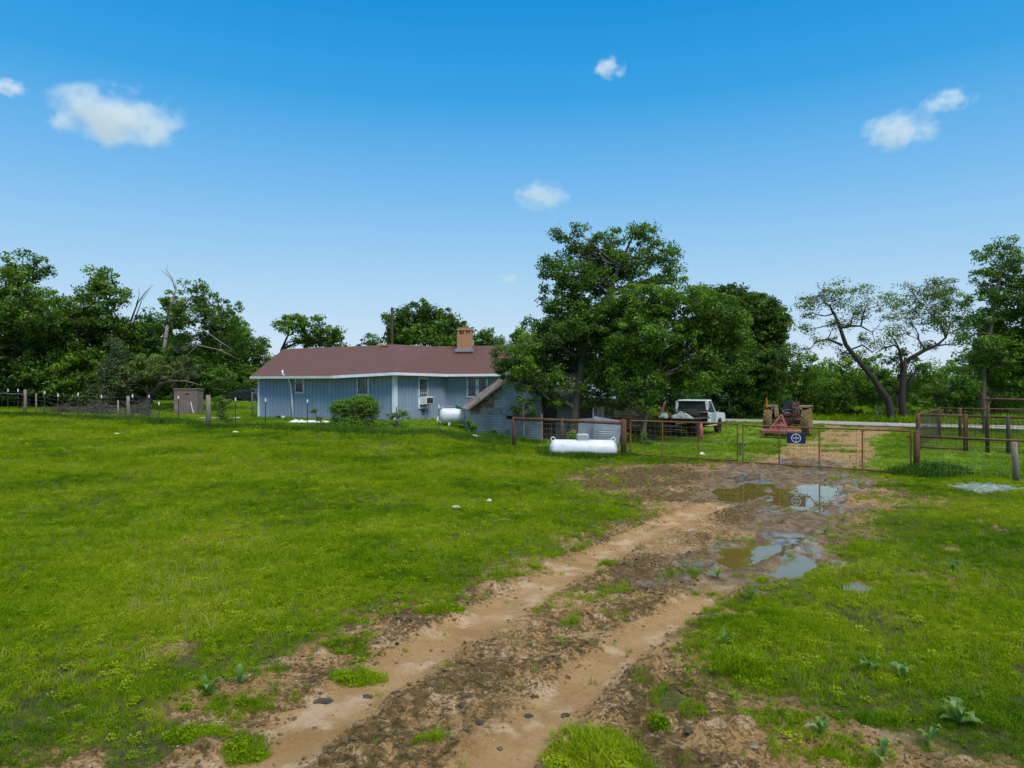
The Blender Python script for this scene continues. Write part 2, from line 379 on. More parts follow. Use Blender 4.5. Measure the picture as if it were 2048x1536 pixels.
mk = masks(gx, gy); gz = H(gx, gy)+micro(gx, gy, mk)
g = MB(); nx = len(xs); ny = len(ys)
ii = (np.arange(ny-1)[:, None]*nx+np.arange(nx-1)[None]).ravel()
g.add(np.stack([gx, gy, gz], 1), np.stack([ii, ii+1, ii+nx+1, ii+nx], 1))
lawn = sst((gy-(26-(gx-4)*.8)-.3)/1.0)
m, t, b = new_mat('pasture_soil')
def attr(t, n): return N(t, 'ShaderNodeAttribute', attribute_name=n).outputs['Fac']
def noise(t, sc, det=6, ro=.6, vec=None, dist=0):
    n = N(t, 'ShaderNodeTexNoise'); n.inputs['Scale'].default_value = sc; n.inputs['Detail'].default_value = det; n.inputs['Roughness'].default_value = ro; n.inputs['Distortion'].default_value = dist
    if vec is not None: t.links.new(vec, n.inputs[0])
    return n.outputs[0]
def mixc(t, f, a, b_):
    n = N(t, 'ShaderNodeMix', data_type='RGBA')
    for i, q in ((0, f), (6, a), (7, b_)):
        if hasattr(q, 'links'): t.links.new(q, n.inputs[i])
        else: n.inputs[i].default_value = (*q, 1) if isinstance(q, tuple) else q
    return n.outputs[2]
def rmp(t, fac, *stops):
    r = ramp(t, list(stops)); t.links.new(fac, r.inputs[0]); return r.outputs[0]
def math_(t, op, a, b_=None):
    n = N(t, 'ShaderNodeMath', operation=op)
    for i, q in ((0, a), (1, b_)):
        if q is None: continue
        if hasattr(q, 'links'): t.links.new(q, n.inputs[i])
        else: n.inputs[i].default_value = q
    return n.outputs[0]
pos = N(t, 'ShaderNodeNewGeometry').outputs['Position']
tan = rmp(t, noise(t, 1.6, 8, .6, pos), (.35, (.30,.180,.070)), (.65, (.42,.265,.125)))
pale = rmp(t, noise(t, 2.4, 8, .6, pos), (.52, 0.0), (.62, 1.0))
tan = mixc(t, pale, tan, (.48,.335,.20))
fine = rmp(t, noise(t, 30, 8, .8, pos), (.47, 0.0), (.56, 1.0))
big = rmp(t, noise(t, 1.1, 5, .6, pos), (.36, .35), (.56, 1.0))
fmask = math_(t, 'MULTIPLY', math_(t, 'MULTIPLY', fine, big), math_(t, 'SUBTRACT', 1.0, math_(t, 'MULTIPLY', attr(t, 'track'), .75)))
dc = mixc(t, fmask, tan, (.105,.060,.018))
drk = rmp(t, math_(t, 'ADD', attr(t, 'dark'), math_(t, 'MULTIPLY', math_(t, 'SUBTRACT', noise(t, 9, 9, .8, pos), .5), 3.4)), (.40, 0.0), (.62, 1.0))
dc = mixc(t, drk, dc, rmp(t, noise(t, 12, 6, .7, pos), (.4, (.055,.037,.011)), (.62, (.15,.10,.032))))
mudc = rmp(t, noise(t, 4, 8, .7, pos), (.40, (.10,.068,.036)), (.60, (.21,.15,.095)))
mudc = mixc(t, rmp(t, noise(t, 3, 7, .7, pos), (.52, 0.0), (.60, 1.0)), mudc, (.11,.075,.03))
dc = mixc(t, attr(t, 'mud'), dc, mudc)
soil = rmp(t, noise(t, 2.2, 8, .7, pos), (.35, (.042,.055,.012)), (.65, (.11,.12,.02)))
soil = mixc(t, rmp(t, noise(t, .6, 6, .6, pos), (.6, 0.0), (.7, .6)), soil, (.08,.065,.025))
lawnc = rmp(t, noise(t, .35, 7, .6, pos), (.35, (.085,.17,.010)), (.65, (.17,.26,.012)))
soil = mixc(t, fine, soil, (.045,.042,.014))
soil = mixc(t, attr(t, 'lawn'), soil, lawnc)
col = mixc(t, attr(t, 'dirt'), soil, dc)
t.links.new(col, b.inputs['Base Color'])
wet = math_(t, 'MULTIPLY', attr(t, 'wet'), rmp(t, noise(t, 14, 5, .7, pos), (.36, .0), (.46, 1.0)))
rr = N(t, 'ShaderNodeMapRange'); t.links.new(wet, rr.inputs[0]); rr.inputs[3].default_value = .92; rr.inputs[4].default_value = .12
t.links.new(rr.outputs[0], b.inputs['Roughness'])
sp = N(t, 'ShaderNodeMapRange'); t.links.new(wet, sp.inputs[0]); sp.inputs[3].default_value = .2; sp.inputs[4].default_value = .8
t.links.new(sp.outputs[0], b.inputs['Specular IOR Level'])
t.links.new(math_(t, 'MULTIPLY', wet, .5), b.inputs['Coat Weight']); b.inputs['Coat Roughness'].default_value = .04; b.inputs['Coat IOR'].default_value = 1.5
bp = N(t, 'ShaderNodeBump'); bp.inputs['Distance'].default_value = .03
bst = N(t, 'ShaderNodeMapRange'); t.links.new(wet, bst.inputs[0]); bst.inputs[3].default_value = 1.0; bst.inputs[4].default_value = .01
t.links.new(bst.outputs[0], bp.inputs['Strength'])
tw = N(t, 'ShaderNodeMapping'); tw.inputs[2].default_value = (0, 0, rad(28)); t.links.new(pos, tw.inputs[0])
wvn = N(t, 'ShaderNodeTexWave', wave_type='BANDS', bands_direction='Y'); wvn.inputs['Scale'].default_value = 3.6; wvn.inputs['Distortion'].default_value = 1.5; t.links.new(tw.outputs[0], wvn.inputs[0])
tread = math_(t, 'MULTIPLY', math_(t, 'MULTIPLY', wvn.outputs['Fac'], attr(t, 'tread')), .5)
t.links.new(math_(t, 'ADD', noise(t, 26, 8, .75, pos), tread), bp.inputs['Height']); t.links.new(bp.outputs[0], b.inputs['Normal'])
wv = fbm(gx*.8, gy*.8, 71)
dark = .19+(fbm(gx*1.2, gy*1.2, 81)-.45)*1.4+.35*np.exp(-((mk[4]-.9)/.6)**2)*(gx < 6)+.45*sst((gy-12)/6)*(1-mk[1])
dark = dark*(1-mk[2]*.95)-mk[2]*.3
dark = np.where(poly_sd(gx, gy, drive_poly) < .3, -.25+(fbm(gx*.9, gy*.9, 88)-.5)*.8, dark)
wetv = sst((.497-mudn(gx, gy))/.02)*sst((fbm(gx*.9, gy*.7, 57)-.40)/.08)*mk[0]*sst((mk[1]-.35)/.3)
ground = g.build('ground', m, smooth=True, attrs={'dirt': mk[0], 'mud': mk[1]*(1-.6*mk[2]*(mk[3] < .4)), 'track': mk[2], 'dark': dark, 'lawn': lawn, 'wet': wetv, 'tread': sst((.22-mk[4])/.1)*sst((fbm(gx*1.5, gy*.6, 58)-.42)/.1)*(1-mk[1])})
tag(ground, kind='structure')
# puddles: thin water sheets lying in the hollows
mw, t, b = new_mat('muddy_water')
b.inputs['Base Color'].default_value = (.13,.095,.02, 1); b.inputs['Roughness'].default_value = .012; b.inputs['IOR'].default_value = 1.55
n = noise(t, 1.5, 3, .5, N(t, 'ShaderNodeNewGeometry').outputs['Position']); bpn = N(t, 'ShaderNodeBump'); bpn.inputs['Strength'].default_value = .02; bpn.inputs['Distance'].default_value = .02
t.links.new(n, bpn.inputs['Height']); t.links.new(bpn.outputs[0], b.inputs['Normal'])
for pi_, p in enumerate(puddles):
    cx = sum(q[0] for q in p)/len(p); cy = sum(q[1] for q in p)/len(p); mb = MB()
    pp = []
    for x, y in p:
        l = math.hypot(x-cx, y-cy)+1e-6; pp.append((x+(x-cx)/l*(.35 if pi_ not in (4, 5) else .03), y+(y-cy)/l*(.35 if pi_ not in (4, 5) else .03), WLEV+.0015*pi_))
    mb.quad(*pp); o = mb.build('puddle', mw); tag(o, kind='structure')
# road
rp0 = [(-60, 91), (10, 58.5), (17.2, 54.0), (22, 50.3), (27, 46.0), (60, 28), (110, 5)]
mb = MB(); vs = []
for i, (x, y) in enumerate(rp0):
    x0, y0 = rp0[max(i-1, 0)]; x1, y1 = rp0[min(i+1, len(rp0)-1)]; l = math.hypot(x1-x0, y1-y0); nx_, ny_ = -(y1-y0)/l, (x1-x0)/l
    for s in (-2.6, 2.6): vs.append((x+nx_*s, y+ny_*s, Hs(x, y)+.05))
mb.add(vs, [(2*i, 2*i+2, 2*i+3, 2*i+1) for i in range(len(rp0)-1)]); tag(mb.build('road', M['road']), kind='structure')

# ================================================================ GRASS (uncountable)
def tufts(name, nb, h, rad_, wid, cols, trans, k=5, lean=.5, clover=0):
    col = bpy.data.collections.new(name); mt = leafmat(name+'_blades', cols, trans, .006)
    t = mt.node_tree
    rpn = [n for n in t.nodes if n.type == 'VALTORGB'][0]
    for l in list(rpn.inputs[0].links): t.links.remove(l)
    pos = N(t, 'ShaderNodeNewGeometry').outputs['Position']; oi = N(t, 'ShaderNodeObjectInfo').outputs['Random']
    a1 = math_(t, 'MULTIPLY', math_(t, 'SUBTRACT', noise(t, .32, 5, .6, pos), .5), 2.2)
    a2 = math_(t, 'MULTIPLY', math_(t, 'SUBTRACT', noise(t, 1.6, 5, .65, pos), .5), 1.1)
    t.links.new(math_(t, 'ADD', math_(t, 'ADD', math_(t, 'ADD', a1, a2), .28), math_(t, 'MULTIPLY', oi, .44)), rpn.inputs[0])
    rng = np.random.RandomState(hash(name) % 1000 if False else len(name)*7)
    for j in range(k):
        mb = MB(); v = []; f = []
        for i in range(nb):
            a = rng.rand()*6.28; r = rad_*math.sqrt(rng.rand()); x, y = r*math.cos(a), r*math.sin(a)
            hh = h*(.45+.75*rng.rand()); la = rng.rand()*6.28; ln = lean*hh*(.2+rng.rand()); dx, dy = math.cos(la)*ln, math.sin(la)*ln
            ta = rng.rand()*6.28; wx, wy = math.cos(ta)*wid/2, math.sin(ta)*wid/2; n0 = len(v)
            v += [(x-wx, y-wy, -.01), (x+wx, y+wy, -.01), (x+dx*.35+wx*.8, y+dy*.35+wy*.8, hh*.6), (x+dx*.35-wx*.8, y+dy*.35-wy*.8, hh*.6), (x+dx, y+dy, hh*(.92))]
            f += [(n0, n0+1, n0+2, n0+3), (n0+3, n0+2, n0+4)]
        mb.add(v, f); o = mb.build(name+'_tuft', mt); C.objects.unlink(o); col.objects.link(o)
    for j in range(clover):
        mb = MB(); v = []; f = []
        for i in range(26):
            a = rng.rand()*6.28; r = rad_*1.1*math.sqrt(rng.rand()); x, y = r*math.cos(a), r*math.sin(a); z = .015+h*.5*rng.rand(); s = .009+.009*rng.rand(); b0 = rng.rand()*6.28; tl_ = .5*rng.randn()
            n0 = len(v)
            for q in range(5): aa = b0+q*1.2566; v.append((x+s*math.cos(aa), y+s*math.sin(aa), z+s*tl_*math.cos(aa)))
            f.append((n0, n0+1, n0+2, n0+3, n0+4))
        mb.add(v, f); o = mb.build(name+'_clover', mt); C.objects.unlink(o); col.objects.link(o)
    return col
def scatter(name, col, pts, scale, label, cat, kind='stuff', tilt=.0):
    me = bpy.data.meshes.new(name); me.vertices.add(len(pts)); me.vertices.foreach_set('co', pts.astype(np.float32).ravel())
    at = me.attributes.new('sc', 'FLOAT', 'POINT'); at.data.foreach_set('value', scale.astype(np.float32)); me.update()
    o = bpy.data.objects.new(name, me); C.objects.link(o); tag(o, label, cat, kind=kind)
    ng = bpy.data.node_groups.new(name, 'GeometryNodeTree')
    ng.interface.new_socket('Geometry', in_out='INPUT', socket_type='NodeSocketGeometry'); ng.interface.new_socket('Geometry', in_out='OUTPUT', socket_type='NodeSocketGeometry')
    gi = ng.nodes.new('NodeGroupInput'); go = ng.nodes.new('NodeGroupOutput'); ip = ng.nodes.new('GeometryNodeInstanceOnPoints')
    ci = ng.nodes.new('GeometryNodeCollectionInfo'); ci.inputs[0].default_value = col; ci.inputs[1].default_value = True; ci.inputs[2].default_value = True
    mp = ng.nodes.new('GeometryNodeMeshToPoints'); rv = ng.nodes.new('FunctionNodeRandomValue'); rv.data_type = 'FLOAT_VECTOR'
    rv.inputs[0].default_value = (-tilt, -tilt, 0); rv.inputs[1].default_value = (tilt, tilt, 6.283)
    na = ng.nodes.new('GeometryNodeInputNamedAttribute'); na.data_type = 'FLOAT'; na.inputs[0].default_value = 'sc'
    L = ng.links.new
    L(gi.outputs[0], mp.inputs[0]); L(mp.outputs[0], ip.inputs['Points']); L(ci.outputs[0], ip.inputs['Instance']); ip.inputs['Pick Instance'].default_value = True
    L(rv.outputs[0], ip.inputs['Rotation']); L(na.outputs[0], ip.inputs['Scale']); L(ip.outputs[0], go.inputs[0])
    md = o.modifiers.new('scatter', 'NODES'); md.node_group = ng
    return o
rs = np.random.RandomState(5)
def sample_band(y0, y1, s0, kx=.86, mx=3.0):
    out = []; y = y0
    while y < y1:
        sp_ = s0(y); dy = max(.5, y*.06); wd = kx*(y+dy)+mx; n_ = int(2*wd*dy/sp_**2)
        out.append(np.stack([rs.uniform(-wd, wd, n_), rs.uniform(y, y+dy, n_)], 1)); y += dy
    return np.concatenate(out)
obstacles = []
def fenceline(x): return 26-(x-4)*.8      # line of the pipe fence and gates
pt = sample_band(3.2, 46, lambda y: max(.042, .0050*y))
fl = np.where(pt[:, 0] > 0, fenceline(pt[:, 0]), 30+np.clip(-pt[:, 0], 0, 30)*.42)
pt = pt[pt[:, 1] < fl+.3]
mkp = masks(pt[:, 0], pt[:, 1]); edge = mkp[5]+(fbm(pt[:, 0]*4, pt[:, 1]*4, 23)-.5)*1.5*np.clip(pt[:, 1]/7, .5, 1)
wide = np.where((pt[:, 0] > .8) & (pt[:, 1] < 6.3), 1.3, .6)
pg = sst((edge+.40)/wide)
keep = (rs.rand(len(pt)) < pg) | (rs.rand(len(pt)) > np.clip(mkp[0]*1.35-.12, .5, 1)*np.where((fbm(pt[:, 0]*2.2, pt[:, 1]*2.2, 19) > .60) & (mkp[5] > -1.3) & (np.minimum(mkp[3], mkp[4]) > .35), .72, .994))
for i_, p in enumerate(puddles):
    if i_ in (4, 5): keep &= (poly_sd(pt[:, 0], pt[:, 1], p) > 0) | (rs.rand(len(pt)) < .30)
    else: keep &= poly_sd(pt[:, 0], pt[:, 1], p) > .15
thin = fbm(pt[:, 0]*1.3, pt[:, 1]*1.3, 9); keep &= rs.rand(len(pt)) < np.clip(1.35-(thin-.45)*3.0-np.where((pt[:, 0] > 1) & (mkp[5] < 2.0), .45*(1-mkp[5]/2.6), 0), .22, 1)
pt = pt[keep]; mkp = tuple(q[keep] for q in mkp)
z = H(pt[:, 0], pt[:, 1])+micro(pt[:, 0], pt[:, 1], mkp)
hgt = .55+.9*fbm(pt[:, 0]*.45, pt[:, 1]*.45, 15)+.5*(fbm(pt[:, 0]*2, pt[:, 1]*2, 16)-.4)
scl = hgt*(.75+.5*rs.rand(len(pt)))*(1+np.clip((pt[:, 1]-8)/30, 0, 1)*.45)
scl *= np.where(mkp[5] < -.15, .95, .70+.30*sst((mkp[5]+.1)/1.2))*(.68+.32*sst((pt[:, 1]-8)/14))*np.where((pt[:, 0] > 3) & (pt[:, 1] < 16), .85, 1)
GR = [(.060,.150,.003), (.165,.275,.003), (.265,.365,.005), (.36,.38,.03)]
tc_ = tufts('pasture_grass', 20, .095, .075, .0058, GR, .40, 7, .95, 1)
PT = np.stack([pt[:, 0], pt[:, 1], z], 1); PG = tc_
scatter('pasture_grass', tc_, np.stack([pt[:, 0], pt[:, 1], z], 1), scl, 'fine bright green pasture grass covering the field', 'grass', tilt=.25)
# lawn beyond the fence
pt = sample_band(19, 75, lambda y: max(.12, .0062*y), .86, 2)
fl = np.where(pt[:, 0] > 0, fenceline(pt[:, 0]), 30+np.clip(-pt[:, 0], 0, 30)*.42)
pt = pt[pt[:, 1] > fl]; mkp = masks(pt[:, 0], pt[:, 1])
def in_poly(pt, poly): return poly_sd(pt[:, 0], pt[:, 1], poly) < 0
roadpoly = [(vs[2*i][0], vs[2*i][1]) for i in range(len(rp0))]+[(vs[2*i+1][0], vs[2*i+1][1]) for i in range(len(rp0)-1, -1, -1)]
house_fp = [(-15.7,44.8), (-6.6,40.6), (-3.9,44.6), (2.5,43.6), (2.5,52), (-15,53)]
shed_fp = [(-2.2,35.6), (1.6,34.4), (2.6,37.6), (-1.5,39)]
shade = poly_sd(pt[:, 0], pt[:, 1], [(0,31.5),(9,30),(13,33),(17,44),(2,46),(1,36)]) 
keep = (rs.rand(len(pt)) > mkp[0]*1.3) & ~in_poly(pt, roadpoly) & ~in_poly(pt, house_fp) & ~in_poly(pt, shed_fp) & (rs.rand(len(pt)) < np.clip(shade/1.5+.55, .3, 1))
pt = pt[keep]; z = H(pt[:, 0], pt[:, 1]); scl = (.7+.6*rs.rand(len(pt)))*(1+np.clip((pt[:, 1]-25)/40, 0, 1))
scl *= np.where((pt[:, 0] > 14) & (pt[:, 1] > 57-(pt[:, 0]-17)*.8), 2.6, 1)
tc_ = tufts('lawn_grass', 14, .10, .11, .012, [(.07,.15,.006), (.165,.275,.007), (.28,.37,.010)], .35, 5, .8)
scatter('lawn_grass', tc_, np.stack([pt[:, 0], pt[:, 1], z], 1), scl, 'short yellow green lawn beyond the fence and gates', 'grass', tilt=.3)
# rank grass and weeds along the wire fence, pipe fence and gate posts
lines = [(g2([(0,832),(100,834),(250,842),(330,846),(410,858),(530,856),(640,862),(740,868),(880,872),(1020,895)]), .9, 4600, 1.7), (g2([(1020,895),(1133,902),(1247,914),(1262,916)]), .5, 700, 1.3),
         (g2([(1085,912),(1245,918)]), .35, 1100, 1.6), (g2([(1815,955),(1850,955),(1900,950)]), .5, 500, 2.0), (g2([(930,872),(1000,880),(1090,888)]), .4, 350, 1.6)]
Pp = []; Sc = []
for ln, wdt, n_, s_ in lines:
    seg = np.array(ln); L_ = np.r_[0, np.cumsum(np.hypot(*np.diff(seg, axis=0).T))]
    tt = rs.rand(n_)*L_[-1]; x = np.interp(tt, L_, seg[:, 0])+rs.randn(n_)*wdt*.3; y = np.interp(tt, L_, seg[:, 1])+rs.randn(n_)*wdt*.6
    Pp.append(np.stack([x, y, H(x, y)], 1)); Sc.append(s_*(.4+.9*fbm(x*.6, y*.6, 44))*(.7+.6*rs.rand(n_)))
tc_ = tufts('rank_grass', 16, .16, .12, .013, [(.03,.075,.010), (.06,.135,.012), (.12,.20,.02)], .3, 5, .6)
scatter('rank_grass', tc_, np.concatenate(Pp), np.concatenate(Sc), 'taller dark green grass and weeds along the fences and tank', 'grass', tilt=.2)
# grass islands standing in the bare track
isl_ = [(1195,1525,.36,.30,300,1.2), (718,1350,.26,.09,120,.95), (692,1290,.20,.10,90,.9), (880,1220,.30,.10,140,1.0), (398,1468,.24,.09,110,.9), (497,1490,.16,.11,80,1.0), (1216,1128,.12,.08,40,1.0), (480,1408,.28,.10,110,.8), (1385,1420,.10,.12,50,.7), (1315,1450,.07,.05,30,.9), (1660,1500,.45,.16,160,.8), (1560,1440,.35,.12,110,.75), (860,1365+120,.12,.06,40,.8), (1470,1335,.25,.14,120,1.5), (1760,1440,.5,.10,120,.8)]
ip_ = []; is_ = []
for u, v, ra, rb, n_, s_ in isl_:
    x0_, y0_, _ = G(u, v); a = rs.rand(n_)*6.283; r = np.sqrt(rs.rand(n_)); x = x0_+ra*r*np.cos(a); y = y0_+rb*r*np.sin(a)*1.6
    ip_.append(np.stack([x, y, micro(x, y)], 1)); is_.append(s_*(.6+.6*rs.rand(n_))*(1.15-.6*r))
scatter('grass_tufts', PG, np.concatenate(ip_), np.concatenate(is_), 'green grass tufts standing as islands on the bare dirt track', 'grass', tilt=.35)
# scattered taller seed stalks
sel = rs.rand(len(PT)) < np.where(PT[:, 1] < 20, .035, .05)
ps = PT[sel]; kz = fbm(ps[:, 0]*.7, ps[:, 1]*.7, 99) > .47; ps = ps[kz]; sps = .7+.7*rs.rand(len(ps))
scatter('seed_stalks', tufts('seed_stalks', 5, .17, .05, .006, [(.10,.16,.02), (.22,.27,.05), (.40,.36,.14)], .3, 4, .7), ps, sps, 'thin straw tipped seed stalks standing in the pasture', 'grass', tilt=.15)
# crumbs of earth and pebbles
def clods(name, mt, k=4):
    col = bpy.data.collections.new(name)
    for j in range(k):
        rng = np.random.RandomState(j+3); v = []; f = []
        n_ = 7
        for i, (zz, r) in enumerate([(-.25, .45), (.0, .6), (.28, .42)]):
            for q in range(n_):
                a = q*6.283/n_; rr_ = r*(.65+.6*rng.rand()); v.append((rr_*math.cos(a), rr_*math.sin(a), zz+.14*rng.randn()*.6))
        f = [(i*n_+q, i*n_+(q+1) % n_, (i+1)*n_+(q+1) % n_, (i+1)*n_+q) for i in range(2) for q in range(n_)]
        v.append((0, 0, .42)); f += [(2*n_+q, 2*n_+(q+1) % n_, 3*n_) for q in range(n_)]
        o = MB().add(v, f).build(name+'_lump', mt); C.objects.unlink(o); col.objects.link(o)
    return col
M['clod'] = mat('earth_crumb', (.075,.052,.020), (.14,.095,.04), .95, 3)
pt = sample_band(3.2, 26, lambda y: max(.045, .0065*y), .86, 1); mkp = masks(pt[:, 0], pt[:, 1])
dk = fbm(pt[:, 0]*1.2, pt[:, 1]*1.2, 81)
keep = (rs.rand(len(pt)) < mkp[0]*(1-.93*mkp[2])*np.clip((dk-.42)*4.5, .06, 1)*(1-.6*mkp[1]))
for p in puddles: keep &= poly_sd(pt[:, 0], pt[:, 1], p) > .2
pt = pt[keep]; z = H(pt[:, 0], pt[:, 1])+micro(pt[:, 0], pt[:, 1]); s_ = .008+.026*rs.rand(len(pt))**2.4
scatter('earth_crumbs', clods('earth_crumbs', M['clod']), np.stack([pt[:, 0], pt[:, 1], z], 1), s_*(1+pt[:, 1]/30), 'dark crumbs of churned earth on the dirt track', 'soil', tilt=.6)
pt = sample_band(3.2, 14, lambda y: .11, .86, 1); mkp = masks(pt[:, 0], pt[:, 1])
keep = rs.rand(len(pt)) < mkp[0]*.5*(1-.6*mkp[2])*np.clip((vn(pt[:, 0]*1.5, pt[:, 1]*1.5, 12)-.3)*2, 0, 1)
pt = pt[keep]; z = H(pt[:, 0], pt[:, 1])+micro(pt[:, 0], pt[:, 1])
scatter('pebbles', clods('pebbles', M['stone']), np.stack([pt[:, 0], pt[:, 1], z], 1), .007+.016*rs.rand(len(pt))**2, 'small pale pebbles scattered on the bare dirt', 'gravel', tilt=.6)
# ================================================================ TREES
def limb_path(a, b, rng, n=5, wig=.12, sag=0):
    a = np.array(a, float); b = np.array(b, float); L_ = np.linalg.norm(b-a); pts = []
    for i in range(n+1):
        t = i/n; p = a*(1-t)+b*t
        if 0 < i < n: p = p+rng.randn(3)*wig*L_*.35
        p[2] += math.sin(t*math.pi)*sag*L_; pts.append(p)
    return pts
def foliage(mb, cents, crad, per, leaf, rng, tint0, up=.35, droop=0):
    """leaf quads round many clump centres; returns the tint per vertex"""
    K = len(cents); n = K*per
    c = np.repeat(cents, per, 0); r = np.repeat(crad, per)
    d = rng.randn(n, 3); d /= np.linalg.norm(d, axis=1, keepdims=True); q = rng.rand(n)**.45
    p = c+d*(r*q)[:, None]*np.array([1.15, 1.15, .72])
    p[:, 2] -= droop*q*r
    nm = d*.7+rng.randn(n, 3)*.6+np.array([0, 0, up]); nm /= np.linalg.norm(nm, axis=1, keepdims=True)
    h = np.where(np.abs(nm[:, 2:3]) < .9, np.array([[0, 0, 1.]]), np.array([[1., 0, 0]]))
    a = np.cross(nm, h); a /= np.linalg.norm(a, axis=1, keepdims=True); b_ = np.cross(nm, a)
    ang = rng.rand(n)*6.283; u_ = a*np.cos(ang)[:, None]+b_*np.sin(ang)[:, None]; w_ = np.cross(nm, u_)
    s = (leaf*(.6+.8*rng.rand(n)))[:, None]
    V = np.stack([p-u_*s, p-w_*s*.48+nm*s*.1, p+u_*s, p+w_*s*.48+nm*s*.1], 1).reshape(-1, 3)
    mb.add(V, np.arange(4*n).reshape(n, 4))
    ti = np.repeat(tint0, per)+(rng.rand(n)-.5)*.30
    return np.repeat(np.clip(ti, 0, 1), 4)
def tree(name, label, Y, trunk, lobes, leafm, barkm, leaf=.12, dens=1.0, per=46, seed=1, group='', cat='tree', crad=.42, twigs=True, sparse=0, depth=1.0, tint=0.0, extra=None, twr=1.0, ground=True, droop=0, fork=None, up=.35, limbr=.10):
    """trunk: [(u, v, radius)], lobes: [(u, v, ru, rv)] as seen, each given a depth of its own"""
    rng = np.random.RandomState(seed)
    tp = [np.array(P(u, v, Y)) for u, v, r in trunk]; tr_ = [r for *_, r in trunk]
    if ground:
        bx, by = tp[0][0], tp[0][1]; tp[0][2] = Hs(bx, by)-.1
        tp.insert(1, tp[0]*.75+tp[1]*.25); tr_.insert(1, tr_[0]*.92); tr_[0] *= 1.35
    root = thing(name, label, cat, (tp[0][0], tp[0][1], tp[0][2]+.1), group=group or None)
    tm = MB(); tm.tube(tp, tr_, 10)
    top = tp[-1]; cs = []; cr = []; ct = []; A = []; B = []; R0 = []
    px = Y/F
    nodes = [(np.array(q), r) for q, r in zip(tp[1:], tr_[1:])]
    for pts, r in (extra or []):
        for i, (u, v, dy) in enumerate(pts[1:]): nodes.append((np.array(P(u, v, Y+dy)), r*(1-.8*(i+1)/(len(pts)-1))))
    leaf *= .80; per = int(per*1.5); grow = 1.07; car_gap = 0
    for li, (u, v, ru, rv) in enumerate(lobes):
        ru *= grow; rv *= grow*1.08
        c = np.array(P(u, v, Y)); rx, rz = ru*px, rv*px; ry = (rx+rz)/2*depth*.95
        c[1] += rng.uniform(-.9, .9)*max(rx, rz)*.9*depth; 
        vol = rx*ry*rz*4.19; k = max(4, int(dens*vol/(crad**3*4.19)*1.25))
        if sparse: k = max(3, int(k*(1-sparse)))
        d = rng.randn(k, 3); d /= np.linalg.norm(d, axis=1, keepdims=True); q = rng.rand(k)**(1/3.2)
        cc = c+d*q[:, None]*np.array([rx, ry, rz])
        keep = cc[:, 2] > Hs(c[0], c[1])+.05; cc = cc[keep]
        if len(cc) == 0: continue
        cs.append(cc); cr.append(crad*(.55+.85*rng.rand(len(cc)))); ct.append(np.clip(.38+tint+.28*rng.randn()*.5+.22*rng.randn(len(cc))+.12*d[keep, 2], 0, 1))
        # limb from the nearest trunk point to the lobe
        tj = min(range(len(nodes)), key=lambda i: np.linalg.norm(nodes[i][0]-c)+max(0, nodes[i][0][2]-c[2]+.3)*1.5); st_, nr = nodes[tj]
        lp = limb_path(st_, c, rng, 5, .16, .05); lr = min(nr*.6, limbr*(1+.5*rng.rand())); tm.tube(lp, [lr*(1-.75*i/5) for i in range(6)], 6)
        if twigs:
            sel = rng.rand(len(cc)) < .75; sel[0] = True; ce = cc[sel]; base = np.array([lp[i] for i in rng.randint(2, 6, len(ce))])
            mid = (base+ce)/2+rng.randn(len(ce), 3)*.10*np.linalg.norm(ce-base, axis=1, keepdims=True)
            A += [base, mid]; B += [mid, ce]; R0 += [np.full(len(ce), lr*.32*twr), np.full(len(ce), lr*.2*twr)]
            ex = ce+rng.randn(len(ce), 3)*.16; A.append(ce); B.append(ex); R0.append(np.full(len(ce), lr*.12))
    if A:
        a_, b_, r_ = np.concatenate(A), np.concatenate(B), np.concatenate(R0); tm.sticks(a_, b_, r_, r_*.55, 4)
    if extra:
        for pts, r in extra:
            q = [np.array(P(u, v, Y+dy)) for u, v, dy in pts]; tm.tube(q, [r*(1-.8*i/(len(q)-1)) for i in range(len(q))], 6)
    tm.build('trunk', barkm, root, smooth=True)
    if cs:
        fm = MB(); c_, r_, t_ = np.concatenate(cs), np.concatenate(cr), np.concatenate(ct)
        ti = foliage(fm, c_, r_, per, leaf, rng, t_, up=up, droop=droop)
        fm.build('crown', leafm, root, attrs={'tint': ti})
    return root
# -- left row
gl = 'trees along the left edge of the field'
tree('broadleaf_tree', 'tallest broadleaf tree of the left row, its ragged top at the left edge', 52, [(52,826,.28),(50,700,.2),(48,600,.12),(58,535,.06)],
     [(30,575,48,40),(62,528,40,24),(15,540,22,25),(85,545,25,20),(12,640,60,60),(95,625,60,50),(40,700,80,60),(20,765,60,45),(110,745,55,55),(-60,640,70,70),(-50,740,70,60)], L_mid, M['bark'], .15, 1.05, 40, 11, gl, crad=.55)
tree('broadleaf_tree', 'broadleaf tree with an upright leafy knob, second from the left edge', 55, [(215,826,.25),(212,700,.18),(215,600,.09)],
     [(205,565,38,22),(232,578,28,26),(185,560,22,16),(212,605,42,26),(150,625,50,30),(190,650,60,35),(165,700,60,50),(235,690,55,50),(200,755,70,50),(140,775,60,35)], L_mid, M['bark'], .15, 1.05, 40, 12, gl, crad=.5,
     extra=[([(262,640,0),(275,605,.3),(290,585,.3),(305,570,.2)], .07), ([(272,610,0),(278,590,.2),(277,575,.1)], .04), ([(262,660,0),(283,600,-.2),(300,578,-.2)], .05)])
tree('dense_bush_tree', 'rounded dark bushy tree left of the bare grey branches', 57, [(300,826,.22),(298,740,.15)],
     [(295,655,48,30),(260,690,50,40),(325,690,45,40),(285,740,60,40),(240,775,55,35),(310,745,45,35),(345,715,40,35)], L_dark, M['darkbark'], .15, 1.1, 40, 13, gl, crad=.5)
